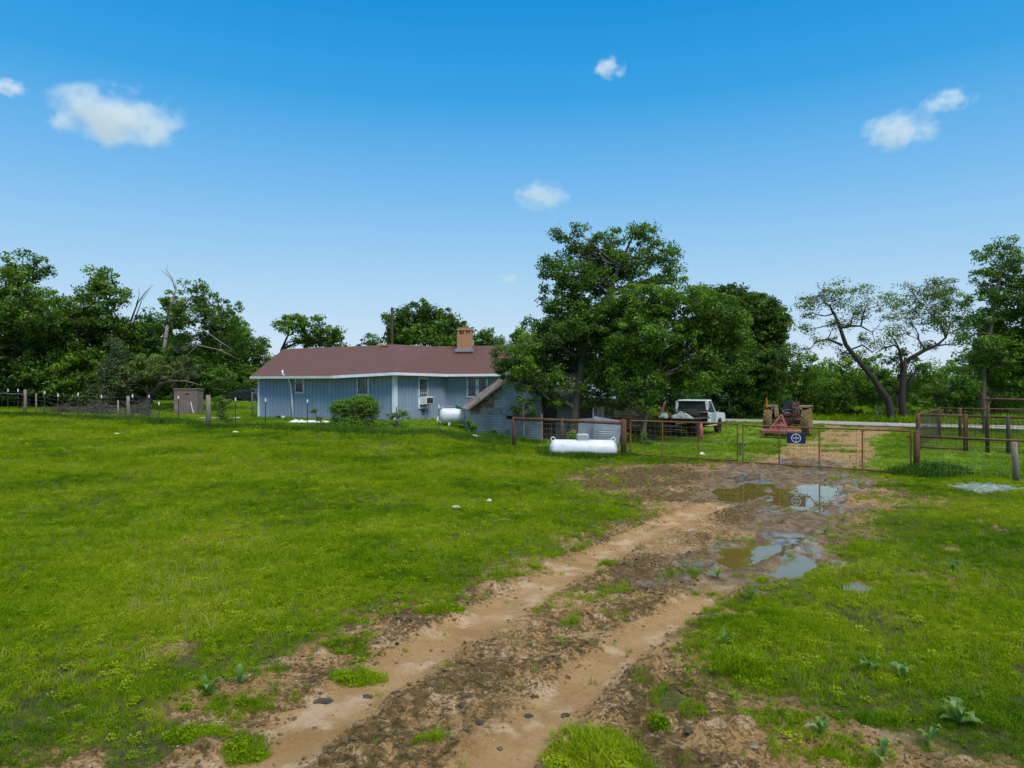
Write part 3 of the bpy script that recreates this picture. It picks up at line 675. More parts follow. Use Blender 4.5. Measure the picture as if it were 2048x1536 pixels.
tree('cedar_tree', 'slim grey green juniper standing before the left row', 50.5, [(231,830,.14),(231,760,.08),(230,690,.03)],
     [(230,705,16,28),(232,745,30,30),(234,785,44,32),(225,812,50,18)], L_grey, M['darkbark'], .09, .95, 60, 14, gl, crad=.35, limbr=.05)
tree('half_dead_tree', 'half dead tree with bare silver branches above its leaves', 54, [(362,826,.20),(345,760,.17),(328,700,.14),(335,650,.12)],
     [(345,598,32,18),(392,572,26,16),(325,610,20,20),(418,600,26,16),(445,625,35,26),(475,655,22,20),(400,640,50,30),(385,610,25,20),(430,690,55,40),(370,700,45,35),(380,745,50,28),(430,760,50,25)], L_mid, M['deadwood'], .14, .8, 34, 15, gl, crad=.42,
     extra=[([(330,650,0),(345,600,-.3),(352,575,-.3),(340,555,-.2),(322,540,0)], .10), ([(350,578,-.3),(343,555,-.2),(332,540,-.3),(335,528,-.2)], .05), ([(335,650,0),(362,615,-.4),(378,598,-.6),(410,595,-.5),(432,600,-.4)], .13),
            ([(338,650,0),(370,622,-.6),(395,612,-.8)], .07), ([(340,655,0),(375,640,-.7),(410,648,-.9),(428,665,-1)], .06), ([(360,700,-1),(380,690,-1.5),(400,655,-1.6),(450,690,-1.7),(468,700,-1.6)], .06), ([(365,720,-1),(395,690,-1.5),(440,700,-1.6),(480,720,-1.6)], .05), ([(350,640,0),(385,630,-.5),(392,640,-.9)], .05), ([(370,652,-.8),(400,662,-1.2),(410,680,-1.2)], .03)])
tree('fallen_limb_tree', 'low twisted tree with a grey limb bending down to the block hut', 50, [(290,834,.26),(300,790,.2),(330,762,.15)],
     [(330,745,35,16),(300,735,40,25),(372,735,30,20),(270,760,35,25)], L_olive, M['bark'], .13, .9, 40, 16, gl, crad=.4,
     extra=[([(300,795,0),(320,768,-.5),(345,762,-.8),(372,762,-.9),(400,770,-.9)], .16), ([(345,762,-.8),(352,745,-1),(342,735,-1),(312,730,-1)], .06), ([(358,762,-.9),(368,745,-1),(360,725,-1),(352,720,-1)], .06), ([(365,762,-.9),(375,752,-1),(378,775,-1)], .04), ([(352,748,-1),(362,738,-1.1),(382,748,-1)], .04)])
tree('broadleaf_tree', 'rounded tree with a thin twiggy top left of the house roof', 84, [(478,815,.26),(480,720,.16)],
     [(465,660,34,24),(500,690,30,24),(520,700,24,26),(470,700,50,34),(430,700,45,34),(505,735,40,32),(450,745,55,34),(400,750,45,30)], L_mid, M['bark'], .17, 1.0, 38, 17, gl, crad=.6)
tree('spreading_bush_tree', 'low bright bushy tree above the parked dark car', 81, [(440,812,.2),(438,770,.14)],
     [(400,735,40,26),(440,730,40,26),(475,755,38,26),(420,770,45,22),(500,765,30,16)], L_mid, M['darkbark'], .15, 1.1, 40, 18, gl, crad=.5, tint=.12)
tree('hedge_tree', 'dark understorey tree filling the back of the left row', 62, [(120,820,.2),(120,780,.15)],
     [(20,790,70,28),(110,790,60,28),(190,790,60,26),(60,740,90,50),(170,740,80,45),(260,795,50,22)], L_dark, M['darkbark'], .18, 1.1, 34, 19, gl, crad=.6)
tree('hedge_tree', 'dark understorey tree behind the block hut', 82, [(350,818,.2),(350,780,.15)],
     [(290,730,60,35),(360,740,60,40),(330,785,60,26),(410,790,50,20),(470,790,45,16),(525,760,35,25)], L_dark, M['darkbark'], .18, 1.2, 34, 20, gl, crad=.6)
tree('understorey_tree', 'low dark green scrub tree at the far left behind the fence', 53, [(60,828,.12),(60,805,.08)],
     [(10,800,50,22),(60,805,45,20),(110,800,45,22),(35,775,50,24),(95,775,45,22)], L_dark, M['darkbark'], .13, 1.1, 40, 27, gl, crad=.45)
tree('understorey_tree', 'low dark green scrub tree behind the brush heaps', 53, [(190,828,.12),(190,805,.08)],
     [(150,800,40,22),(190,800,40,22),(225,795,40,24),(170,775,45,24)], L_mid, M['darkbark'], .13, 1.1, 40, 28, gl, crad=.45, tint=-.15)
# -- behind the house
gh = 'trees behind the blue house'
tree('broadleaf_tree', 'round topped tree rising behind the left end of the red roof', 72, [(562,815,.2),(563,700,.14),(575,672,.09)],
     [(592,652,34,18),(625,655,34,20),(655,668,30,16),(672,685,24,14),(600,680,30,14),(640,688,35,14),(575,645,16,10)], L_mid, M['darkbark'], .17, 1.0, 38, 21, gh, crad=.5)
tree('broadleaf_tree', 'small twiggy tree top peeping over the middle of the red roof', 70, [(742,810,.12),(742,690,.07)],
     [(742,680,20,10),(728,688,12,7),(758,685,10,7)], L_mid, M['darkbark'], .12, .9, 26, 22, gh, crad=.3, limbr=.05)
tree('broadleaf_tree', 'big dense tree behind the roof between vent and chimney', 68, [(845,810,.3),(848,720,.22),(850,680,.15)],
     [(795,632,26,18),(840,625,36,20),(870,640,40,24),(900,660,40,26),(815,660,45,28),(860,680,60,28),(910,690,40,22),(790,685,28,20),(785,650,18,24)], L_bright, M['darkbark'], .17, 1.1, 40, 23, gh, crad=.5, tint=-.22)
tree('broadleaf_tree', 'low dense tree seen right of the chimney', 66, [(975,810,.2),(975,720,.14)],
     [(955,672,24,16),(985,680,30,20),(1005,700,28,22),(960,705,40,24),(1040,690,30,25)], L_bright, M['darkbark'], .16, 1.1, 40, 24, gh, crad=.5, tint=-.2)
# -- the big group in the middle
gm = 'trees round the tin sheds'
tree('hackberry_tree', 'big open crowned tree towering over the sheds from a thick trunk', 33.5, [(1148,884,.27),(1152,820,.24),(1160,760,.22),(1170,705,.2),(1185,655,.17),(1215,590,.12),(1240,530,.08),(1262,480,.05)],
     [(1125,478,25,18),(1152,468,20,12),(1140,510,28,18),(1175,495,28,20),(1215,478,36,20),(1265,470,36,18),(1300,462,28,14),(1200,520,45,30),(1260,515,45,30),(1305,500,32,24),(1335,520,26,24),(1352,498,14,10),(1350,545,18,18),
      (1115,545,32,22),(1100,520,14,8),(1090,540,12,12),(1150,560,48,30),(1215,560,48,30),(1285,560,34,22),(1325,560,30,18),(1120,600,42,32),(1180,620,50,34),(1245,610,48,30),(1090,650,40,28),(1065,665,25,18),(1135,665,52,34),(1080,705,50,30),(1050,690,28,22),(1140,725,52,32),(1100,755,42,24),(1190,690,45,34),(1210,745,38,30),(1240,680,38,30),(1160,790,22,20),(1085,790,20,14),(1190,805,30,16),(1215,775,30,20),(1070,745,40,26),(1105,790,26,16),(1240,815,30,16),(1160,650,60,40),(1225,650,50,34),(1060,712,34,24),(1020,735,22,16)],
     L_mid, M['bark'], .085, 1.0, 52, 31, gm, crad=.33, limbr=.085, depth=1.25)
tree('leaning_hackberry_tree', 'wide dense tree on a thin leaning trunk by the pipe gate', 31.5, [(1284,885,.13),(1290,840,.10),(1300,800,.09),(1318,750,.075),(1325,690,.06),(1330,650,.05)],
     [(1250,600,34,26),(1300,610,48,34),(1355,600,46,34),(1405,606,44,34),(1440,625,40,32),(1290,660,58,40),(1355,660,50,40),(1415,655,48,38),(1460,660,42,40),(1482,690,26,36),(1470,730,30,34),(1270,715,48,36),(1335,720,58,40),(1400,715,50,38),(1445,720,42,34),(1290,765,42,30),(1345,752,50,24),(1405,750,44,22),(1440,752,26,20),(1250,755,34,28),(1285,800,24,12),(1240,795,24,14),(1235,700,30,30)],
     L_mid, M['bark'], .085, 1.15, 52, 32, gm, crad=.33, limbr=.06, tint=.06, depth=1.1, droop=.35)
tree('dark_hackberry_tree', 'dark full crowned tree behind the pickup', 58, [(1480,838,.3),(1482,780,.25),(1485,700,.18)],
     [(1415,600,36,26),(1450,616,46,34),(1475,600,16,12),(1495,625,46,34),(1535,645,34,34),(1510,602,16,12),(1525,660,40,40),(1460,670,60,40),(1520,690,42,40),(1550,705,16,30),(1440,730,60,45),(1500,745,58,42),(1545,760,22,36),(1430,790,60,32),(1490,805,60,26),(1550,812,28,24),(1380,800,50,30),(1470,828,60,16),(1530,832,40,14)],
     L_mid, M['darkbark'], .155, 1.9, 46, 33, gm, crad=.5, tint=-.22)
tree('sapling_tree', 'young feathery tree growing against the front of the tin shed', 32.6, [(1048,880,.06),(1046,830,.05),(1044,780,.04),(1035,730,.03)],
     [(1000,700,24,14),(990,730,24,16),(1020,720,34,20),(1050,735,30,20),(1005,752,22,12),(1040,765,26,14),(1058,790,20,16),(1035,815,18,20),(1062,820,10,18),(1085,770,18,16)],
     L_mid, M['bark'], .07, .85, 50, 34, gm, crad=.25, limbr=.03, tint=.08)
tree('thicket_shrub', 'dark tangled shrub under the leaning tree beside the pickup', 33.6, [(1300,878,.06),(1302,840,.04)],
     [(1300,825,26,16),(1285,845,26,16),(1262,812,26,18),(1318,858,14,10),(1280,862,24,10)],
     L_olive, M['darkbark'], .07, .7, 36, 35, gm, cat='shrub', crad=.28, limbr=.03)
tree('shade_tree', 'dark backing tree over the yard behind the sheds', 42, [(1260,850,.25),(1262,780,.2)],
     [(1190,740,50,36),(1240,790,60,30),(1180,790,40,18),(1250,725,55,40),(1320,740,55,40),(1230,780,40,24),(1300,790,55,30),(1360,790,45,28),(1150,700,45,34),(1120,740,34,22)],
     L_dark, M['darkbark'], .12, 1.0, 44, 36, gm, crad=.45)
# -- right side
gr = 'trees across the road on the right'
tree('mesquite_tree', 'gnarled mesquite leaning left with an airy open crown', 51, [(1785,846,.30),(1776,800,.25),(1745,755,.20),(1712,715,.17),(1692,690,.15),(1680,655,.12),(1668,625,.09)],
     [(1632,592,32,17),(1655,583,32,17),(1675,598,32,17),(1622,605,25,17),(1600,622,20,17),(1592,645,17,13),(1630,625,20,13),(1712,585,22,13),(1740,580,27,13),(1728,602,27,17),(1765,605,30,17),(1780,620,22,17),(1712,625,22,13),(1745,625,22,13),(1660,650,27,17),(1700,645,20,13),(1630,660,22,13),(1600,700,22,20),(1578,700,15,17),(1640,690,25,17),(1690,700,20,17),(1765,665,25,17),(1790,650,20,17),(1750,690,25,13),(1720,672,17,13)],
     L_olive, M['darkbark'], .095, .88, 34, 41, gr, twr=1.7, crad=.50, limbr=.06, tint=.1, depth=1.4,
     extra=[([(1668,628,0),(1660,612,.3),(1645,600,.3)], .11), ([(1682,655,0),(1700,652,.5),(1722,652,.6),(1728,625,.6),(1738,600,.4)], .13), ([(1684,690,0),(1655,678,-.5),(1632,685,-.8),(1618,700,-.7)], .10), ([(1684,660,0),(1672,645,.8),(1640,655,1),(1600,660,.9)], .07), ([(1700,700,0),(1725,690,.5),(1745,705,.8),(1765,690,.9)], .07), ([(1722,652,.5),(1745,665,.5),(1750,685,.4)], .06), ([(1665,628,0),(1650,632,.5),(1620,625,.6),(1600,640,.5)], .06)])
tree('mesquite_tree', 'gnarled mesquite with a limb sweeping up to the right', 52, [(1808,842,.28),(1803,800,.25),(1808,740,.19),(1812,715,.13)],
     [(1820,575,25,15),(1845,583,30,17),(1880,570,35,17),(1905,578,25,15),(1835,600,27,20),(1870,598,37,20),(1905,600,32,23),(1830,625,27,17),(1862,625,35,20),(1900,630,37,23),(1930,622,25,23),(1795,600,20,13),(1790,625,22,13),(1845,650,25,13),(1885,655,32,17),(1918,660,30,20),(1800,680,27,13),(1775,690,17,10),(1870,680,22,17)],
     L_olive, M['darkbark'], .095, .90, 34, 42, gr, twr=1.7, crad=.50, limbr=.055, tint=.05, depth=1.4,
     extra=[([(1812,722,0),(1850,700,.3),(1875,690,.3),(1892,675,.2),(1900,650,.2)], .17), ([(1870,692,.3),(1900,688,-.3),(1920,690,-.3)], .08), ([(1806,745,0),(1800,700,-.4),(1790,690,-.5),(1770,695,-.4),(1752,705,-.3)], .12), ([(1800,700,-.4),(1790,680,0),(1778,668,.2)], .06), ([(1892,675,.2),(1880,645,.4),(1862,630,.3)], .08), ([(1806,700,-.4),(1822,705,-.5),(1830,720,-.6)], .05), ([(1808,790,0),(1830,745,.2),(1850,735,.3)], .12)])
tree('pecan_tree', 'tall tree at the right edge rising behind the stock pen', 38, [(1972,872,.16),(1966,800,.14),(1968,740,.13),(1980,670,.11),(1990,600,.08),(2005,540,.05)],
     [(1958,515,20,12),(1985,505,16,12),(2010,492,22,12),(2022,510,20,20),(1970,545,18,14),(2000,560,30,20),(2042,540,30,40),(1985,590,24,18),(2030,600,40,30),(1950,600,18,12),(1945,640,24,16),(1985,640,36,24),(2040,660,50,36),(1930,675,24,14),(1960,700,40,26),(2010,710,50,36),(1935,740,26,18),(1985,760,30,22),(2040,770,50,36),(2080,600,50,60),(2090,700,60,60),(1948,775,20,14)],
     L_mid, M['bark'], .095, 1.1, 46, 43, gr, crad=.36, limbr=.06, depth=1.2, extra=[([(1972,755,0),(1995,735,-.5),(2020,725,-.7),(2060,722,-.6)], .07)])
for (nm, lab, Y, tr0, lb, lm, sd_, ti) in [
    ('roadside_bush', 'dark green bush beyond the road just left of the tractor', 59, (1600,), [(1585,735,30,28),(1620,740,32,30),(1575,790,38,30),(1625,795,36,28),(1600,825,45,12)], L_mid, 51, -.05),
    ('roadside_bush', 'broad bush beyond the road under the leaning mesquite trunk', 57, (1680,), [(1665,745,34,26),(1700,725,30,20),(1650,790,38,30),(1695,790,36,32),(1670,825,50,12)], L_mid, 52, -.02),
    ('roadside_bush', 'leafy bush wrapped round the forked mesquite trunks', 55, (1790,), [(1765,735,30,26),(1800,720,28,22),(1830,745,28,26),(1750,780,36,30),(1820,790,38,32),(1780,825,60,14)], L_mid, 53, .0),
    ('roadside_bush', 'dark bush behind the stock pen corner', 56, (1890,), [(1870,800,34,26),(1905,770,34,34),(1930,800,36,28),(1950,760,30,30),(1990,790,40,34),(2040,800,50,34)], L_mid, 54, -.05),
    ('far_bright_tree', 'pale green tree far off between the mesquite trunks', 82, (1720,), [(1700,775,45,36),(1740,760,34,30),(1650,770,45,34),(1600,770,34,30)], L_bright, 55, .1),
    ('far_bright_tree', 'pale green tree far off right of the forked mesquite', 80, (1870,), [(1850,770,34,34),(1880,750,28,28),(1905,775,34,34),(1840,800,40,20)], L_bright, 56, .15),
    ('far_bright_tree', 'pale green tree far off showing right of the dark pickup tree', 84, (1580,), [(1575,770,24,34),(1605,760,24,22),(1560,800,34,20)], L_bright, 57, .05),
    ('far_dark_tree', 'dark tree far beyond the road at the right edge', 70, (2010,), [(1960,740,50,40),(2020,720,60,50),(2080,760,70,60),(1940,790,50,30)], L_dark, 58, 0)]:
    tree(nm, lab, Y, [(tr0[0],840 if Y < 60 else 818,.14),(tr0[0]+4,790,.1)], lb, lm, M['darkbark'], .13 if Y < 60 else .2, .9, 36, sd_, gr if 'tree' in nm else 'bushes along the road', 'tree' if 'tree' in nm else 'bush', crad=.45 if Y < 60 else .7, tint=ti+.12, limbr=.05)
# -- far woodland closing the horizon
rng = np.random.RandomState(77); cs = []
for i in range(1500):
    a = rng.uniform(-1.25, 1.25); r = rng.uniform(92, 125); x, y = r*math.sin(a), r*math.cos(a)
    cs.append((x, y, .3+rng.rand()*(2.2+2.2*vn(np.array([a*14.]), np.array([3.]), 3)[0])+Hs(x, y)))
fm = MB(); ti = foliage(fm, np.array(cs), np.full(len(cs), 2.1), 60, .45, rng, np.clip(.4+.2*rng.randn(len(cs)), 0, 1))
tag(fm.build('far_woodland', L_olive, attrs={'tint': ti}), 'low distant belt of trees along the horizon', 'woodland', kind='stuff')
# ================================================================ HOUSE
hx0 = P(519,0,44.5)[0]; hcx, hcy = P(790,0,40.6)[:2]; h2y = 44.5; h2x = P(895,0,h2y)[0]; h3y = 43.2; h3x = P(1092,0,h3y)[0]
WA = ((hx0, 44.5), (hcx, hcy)); WB = ((hcx, hcy), (h2x, h2y)); WC = ((h2x, h2y), (h3x, h3y))
house = thing('house', 'low blue boarded house with white trim and red brown shingle roof', 'house', (-8, 46, .5))
def wall_pt(u, v, W):
    (x0, y0), (x1, y1) = W; k = (u-CU)/F; t = (k*y0-x0)/((x1-x0)-k*(y1-y0)); x, y = x0+(x1-x0)*t, y0+(y1-y0)*t
    return np.array([x, y, CH-(v-HV)/F*y]), t
def zt(W, t, tops): return np.interp(t, [q[0] for q in tops], [q[1] for q in tops])
def siding(W, zb, tops, name='wall', pitch=.28, mt=None):
    (x0, y0), (x1, y1) = W; L_ = math.hypot(x1-x0, y1-y0); ux, uy = (x1-x0)/L_, (y1-y0)/L_; nx_, ny_ = uy, -ux
    mb = MB(); n = int(L_/pitch)+1; e = L_/n
    for i in range(n):
        a, b_ = i*e+.013, (i+1)*e-.013; za, zb2 = zt(W, i/n, tops), zt(W, (i+1)/n, tops)
        q = lambda d, o, z: (x0+ux*d+nx_*o, y0+uy*d+ny_*o, z)
        mb.add([q(a,.02,zb), q(b_,.02,zb), q(b_,.02,zb2), q(a,.02,za), q(a,0,zb), q(b_,0,zb), q(b_,0,zb2), q(a,0,za)], [(0,1,2,3),(0,4,5,1),(1,5,6,2),(2,6,7,3),(3,7,4,0)])
        mb.add([q(a-.013,0,zb), q(b_+.013,0,zb), q(b_+.013,0,zb2), q(a-.013,0,za)], [(0,1,2,3)])
    return mb.build(name, mt or M['blue'], house)
eA = 3.27; tA = [(0, eA), (.52, eA), (1, eA+.12)]; 
siding(WA, .48, tA); siding(WB, .55, [(0, eA+.12), (1, eA+.13)]); siding(WC, .55, [(0, eA+.13), (1, eA+.10)])
# hidden sides
siding(((hx0+1.5, 52), WA[0]), .48, [(0, eA), (1, eA)]); siding((WC[1], (h3x, 52.5)), .5, [(0, eA), (1, eA)])
siding(((h3x, 52.5), (hx0+1.5, 52)), .48, [(0, eA), (1, eA)])
fb = MB()
for W, d in ((WA, .03), (WB, .03), (WC, .03)):
    (x0, y0), (x1, y1) = W; L_ = math.hypot(x1-x0, y1-y0); ux, uy = (x1-x0)/L_, (y1-y0)/L_
    fb.slab([(x0-uy*d, y0+ux*d, .1), (x1-uy*d, y1+ux*d, .1), (x1-uy*d, y1+ux*d, .5), (x0-uy*d, y0+ux*d, .5)], -.12)
    R = Matrix.Rotation(math.atan2(uy, ux), 3, 'Z'); 
fb.build('foundation', M['foundation'], house)
def trim_post(x, y, z0, z1, wd=.14, ang=0): return MB().box((x, y, (z0+z1)/2), (wd, wd, z1-z0), Matrix.Rotation(ang, 3, 'Z')).build('corner_board', M['white_trim'], house)
trim_post(hcx-.01, hcy-.01, .52, eA+.12, .24, -.4); trim_post(hx0-.02, 44.49, .47, eA, .12, -.4)
# roof
def Pz(u, v, Y): return np.array(P(u, v, Y))
E0 = Pz(500,753,43.9); E1 = Pz(665,752,41.2); E2 = Pz(790,745,39.7); E3 = Pz(896,748.5,43.6); E4 = Pz(1094,747,42.4)
R0 = Pz(567,698,48.8); R1 = Pz(772,690,46.8); R1b = Pz(785,688.5,46.6); R2 = Pz(872,693,47.6); R3 = Pz(1062,690,47.6)
ez = 3.3; B0 = np.array([hx0+.9, 53.2, ez]); B4 = np.array([h3x+.3, 53.4, ez])
rm, t, b = new_mat('asphalt_shingles')
pos = N(t, 'ShaderNodeNewGeometry').outputs['Position']; sxyz = N(t, 'ShaderNodeSeparateXYZ'); t.links.new(pos, sxyz.inputs[0])
row = math_(t, 'MULTIPLY', sxyz.outputs[2], 9.5); rf = math_(t, 'FRACT', row); ri = math_(t, 'FLOOR', row)
cmb = N(t, 'ShaderNodeCombineXYZ'); t.links.new(math_(t, 'FLOOR', math_(t, 'ADD', math_(t, 'MULTIPLY', sxyz.outputs[0], 4.0), math_(t, 'MULTIPLY', ri, .37))), cmb.inputs[0]); t.links.new(ri, cmb.inputs[1])
wn = N(t, 'ShaderNodeTexWhiteNoise'); t.links.new(cmb.outputs[0], wn.inputs[0])
base = mixc(t, wn.outputs[0], (.135,.044,.038), (.095,.045,.038))
st_ = N(t, 'ShaderNodeMapping'); st_.inputs[3].default_value = (.5, .5, 5); t.links.new(pos, st_.inputs[0])
base = mixc(t, rmp(t, noise(t, 1.6, 6, .65, st_.outputs[0]), (.42, 0.0), (.62, .55)), base, (.095,.062,.048))
base = mixc(t, rmp(t, rf, (.0, .8), (.30, 0.0)), base, (.04,.02,.018)); t.links.new(base, b.inputs['Base Color']); b.inputs['Roughness'].default_value = .9
bp = N(t, 'ShaderNodeBump'); bp.inputs['Strength'].default_value = .5; bp.inputs['Distance'].default_value = .02; t.links.new(rf, bp.inputs['Height']); t.links.new(bp.outputs[0], b.inputs['Normal'])
rb = MB()
pl = [(E0, E1, R1, R0), (E1, E2, R1b, R1), (E2, E3, R2, R1b), (E3, E4, R3, R2), (E0, R0, B0), (R0, R1, B4*.62+B0*.38, B0), (R1, R1b, R2, B4*.62+B0*.38), (R2, R3, B4, B4*.62+B0*.38), (E4, B4, R3)]
for p in pl:
    if len(p) == 4: rb.add(list(p), [(0,1,2),(0,2,3)])
    else: rb.add(list(p), [(0,1,2)])
roof = rb.build('roof', rm, house)
tn = lambda p: np.array([p[0], p[1], p[2]-.004])
sb = MB()                                             # soffit closing the overhang
ins = lambda x, y: np.array([x, y, eA])
Wp = [np.array([*WA[0], eA+.0]), wall_pt(665, 0, WA)[0], np.array([hcx, hcy, eA+.12]), np.array([h2x, h2y, eA+.13]), np.array([h3x, h3y, eA+.1])]; Wp[1][2] = eA
Ep = [E0, E1, E2, E3, E4]
for i in range(4): sb.add([Ep[i]-[0,0,.1], Ep[i+1]-[0,0,.1], Wp[i+1]-[0,0,.005], Wp[i]-[0,0,.005]], [(0,1,2,3)])
sb.build('soffit', M['soffit'], house)
def fascia(a, b_, h, m_): 
    a = np.array(a); b_ = np.array(b_); d = b_-a; nn = np.array([d[1], -d[0], 0]); nn = nn/np.linalg.norm(nn)*.03
    mb = MB(); v = [a-[0,0,h], b_-[0,0,h], b_+[0,0,.01], a+[0,0,.01]]; mb.add(v+[q+nn for q in v], [(4,5,6,7),(0,3,2,1),(0,1,5,4),(1,2,6,5),(2,3,7,6),(3,0,4,7)]); return mb.build('fascia_board', m_, house)
o = fascia(E0, E1, .14, M['fascia']); tag(o, 'greyer fascia board on the left')
fascia(E1+[.03,-.03,.01], E2, .15, M['white_trim']); fascia(E2, E3, .15, M['white_trim']); fascia(E3, E4, .14, M['white_trim'])
fascia(B0, E0, .17, M['white_trim']); fascia(E4, R3, .2, M['white_trim']); fascia(R3, B4, .2, M['white_trim'])
gb = MB(); gb.add([np.array([h3x, h3y, eA]), np.array([h3x, 52.5, eA]), np.array([h3x, 47.6, R3[2]-.15])], [(0,1,2)]); gb.build('gable', M['blue'], house)
# chimney
bm_, t, b = new_mat('tan_brick'); pos = N(t, 'ShaderNodeTexCoord').outputs['Object']; mp = N(t, 'ShaderNodeMapping'); mp.inputs[2].default_value = (rad(90), 0, 0); t.links.new(pos, mp.inputs[0])
bk = N(t, 'ShaderNodeTexBrick'); bk.inputs['Scale'].default_value = 5; bk.inputs['Color1'].default_value = (.42,.20,.09,1); bk.inputs['Color2'].default_value = (.33,.155,.07,1); bk.inputs['Mortar'].default_value = (.36,.24,.15,1); bk.inputs['Mortar Size'].default_value = .018
t.links.new(mp.outputs[0], bk.inputs[0]); t.links.new(bk.outputs[0], b.inputs['Base Color']); b.inputs['Roughness'].default_value = .9
px = 46.5/F; c0 = Pz(929.5, 700, 46.5); w2 = 31*px; zT = Pz(929, 668, 46.5)[2]; zB = 4.6
ch = MB().box((c0[0], c0[1]+.4, (zT+zB)/2), (w2, .8, zT-zB)).build('chimney', bm_, roof)
cp = MB()
for sx_ in (-1, 0, 1):
    for sy in (-1, 1): cp.box((c0[0]+sx_*(w2/2-.09), c0[1]+.4+sy*.31, zT+.12), (.15, .15, .24))
zc = zT+.24
cp.box((c0[0], c0[1]+.4, zc+.06), (w2+.06, .86, .12)); cp.box((c0[0], c0[1]+.4, zc+.16), (w2*.86, .7, .08)); 
cp.build('chimney_cap', bm_, roof)
MB().box((c0[0]-.03, c0[1]-.06, Pz(0,700.5,46.5)[2]), (w2+.22, .09, .2)).box((c0[0]+w2/2+.03, c0[1]+.35, Pz(0,690,46.5)[2]+.05), (.05, .9, .22), Matrix.Rotation(.5, 3, 'X')).build('flashing', M['galv'], roof)
# small roof vent
v0 = Pz(768, 697, 46.2); mb = MB(); mb.box((v0[0], v0[1], v0[2]+.02), (.36, .36, .3)); mb.box((v0[0], v0[1], v0[2]+.2), (.5, .5, .06)); mb.box((v0[0], v0[1], v0[2]+.26), (.34, .34, .07), taper=.5); mb.build('roof_vent', bm_, roof)
# windows
def window(u0, u1, v0, v1, W, curtain, bars, sash=.5, lab=None):
    a, _ = wall_pt(u0, v0, W); b_, _ = wall_pt(u1, v0, W); zb = wall_pt((u0+u1)/2, v1, W)[0][2]; zt_ = (a[2]+b_[2])/2
    d = b_[:2]-a[:2]; L_ = np.linalg.norm(d); ux, uy = d/L_; nx_, ny_ = uy, -ux; R = Matrix.Rotation(math.atan2(uy, ux), 3, 'Z')
    def at(s, o, z): return (a[0]+ux*s+nx_*o, a[1]+uy*s+ny_*o, z)
    h = zt_-zb; f = MB(); fw = .11
    f.box(at(L_/2, .045, zt_-fw/2), (L_+.02, .06, fw), R); f.box(at(L_/2, .045, zb+fw/2), (L_+.02, .065, fw), R)
    for s in (fw/2, L_-fw/2): f.box(at(s, .043, (zt_+zb)/2), (fw, .06, h-2*fw-.004), R)
    wn_ = f.build('window', M['white_trim'], house)
    if lab: wn_['label'] = lab
    MB().box(at(L_/2, .02, (zt_+zb)/2), (L_-2*fw+.02, .01, h-2*fw+.02), R).build('pane', M['glass_curtain'] if curtain else M['glass_dark'], wn_)
    MB().box(at(L_/2, .04, zb+h*sash), (L_-2*fw, .03, .045), R).build('sash', M['white_trim'], wn_)
    bb = MB()
    lo_, hi_, hor = bars
    for i in range(4): s = fw+.02+(L_-2*fw-.04)*i/3; bb.box(at(s, .11, zb+h*(lo_+hi_)/2), (.022, .022, h*(hi_-lo_)), R)
    for q in hor: bb.box(at(L_/2, .125, zb+h*q), (L_+.04, .012, .028), R)
    bb.build('security_bars', M['black_iron'], wn_)
    return at, L_, R, zb, zt_
window(591, 609.5, 754, 786.5, WA, False, (.06, .62, (.12, .60)), .62, 'small window with bars over its lower half')
window(715, 739, 754, 791, WA, True, (.06, .97, (.12, .5, .93)), .5, 'barred window with pale curtain')
at, L_, R, zb, ztt = window(835.5, 854.5, 755, 817, WB, True, (.36, .97, (.40, .68, .9)), .5, 'tall narrow barred window')
window(934, 955, 754, 795, WC, True, (.06, .97, (.12, .5, .93)), .5); window(955.5, 976, 754, 795, WC, True, (.06, .97, (.12, .5, .93)), .5)
# window air conditioner
ac = thing('air_conditioner', 'white window air conditioner sticking out of the tall narrow window', 'air conditioner', at(L_/2, .3, zb+.32))
mb = MB(); mb.bbox(at(L_/2+.02, .30, zb+.50), (L_*.8, .56, .44), .02, R); mb.build('case', M['white'], ac)
mb = MB(); mb.box(at(L_/2+.02, .585, zb+.50), (L_*.66, .02, .33), R); mb.build('grille', M['dark_metal'], ac)
mb = MB(); mb.box(at(L_/2+.02, .15, zb+.262), (L_*.86, .5, .04), R); mb.build('shelf', M['white_trim'], ac)
# waste pipe up the wall
pp = [wall_pt(u, v, WA)[0] for u, v in ((589,838),(587,800),(584,768),(581,757),(574.5,749),(574,741))]
pp = [q+np.array([-.05, -.11, 0]) for q in pp]; pp[3] += [0, -.18, 0]; pp[4] += [-.0, -.62, .0]; pp[5] += [0, -.62, 0]
tag(MB().tube(pp, .055, 10).build('vent_pipe', M['white'], house, smooth=True), 'white vent pipe bending out round the eave')
mb = MB(); q = wall_pt(845, 822, WB)[0]; mb.box((q[0]+.1, q[1]-.1, q[2]), (.12,.1,.14)); mb.build('meter_box', M['black_iron'], house)

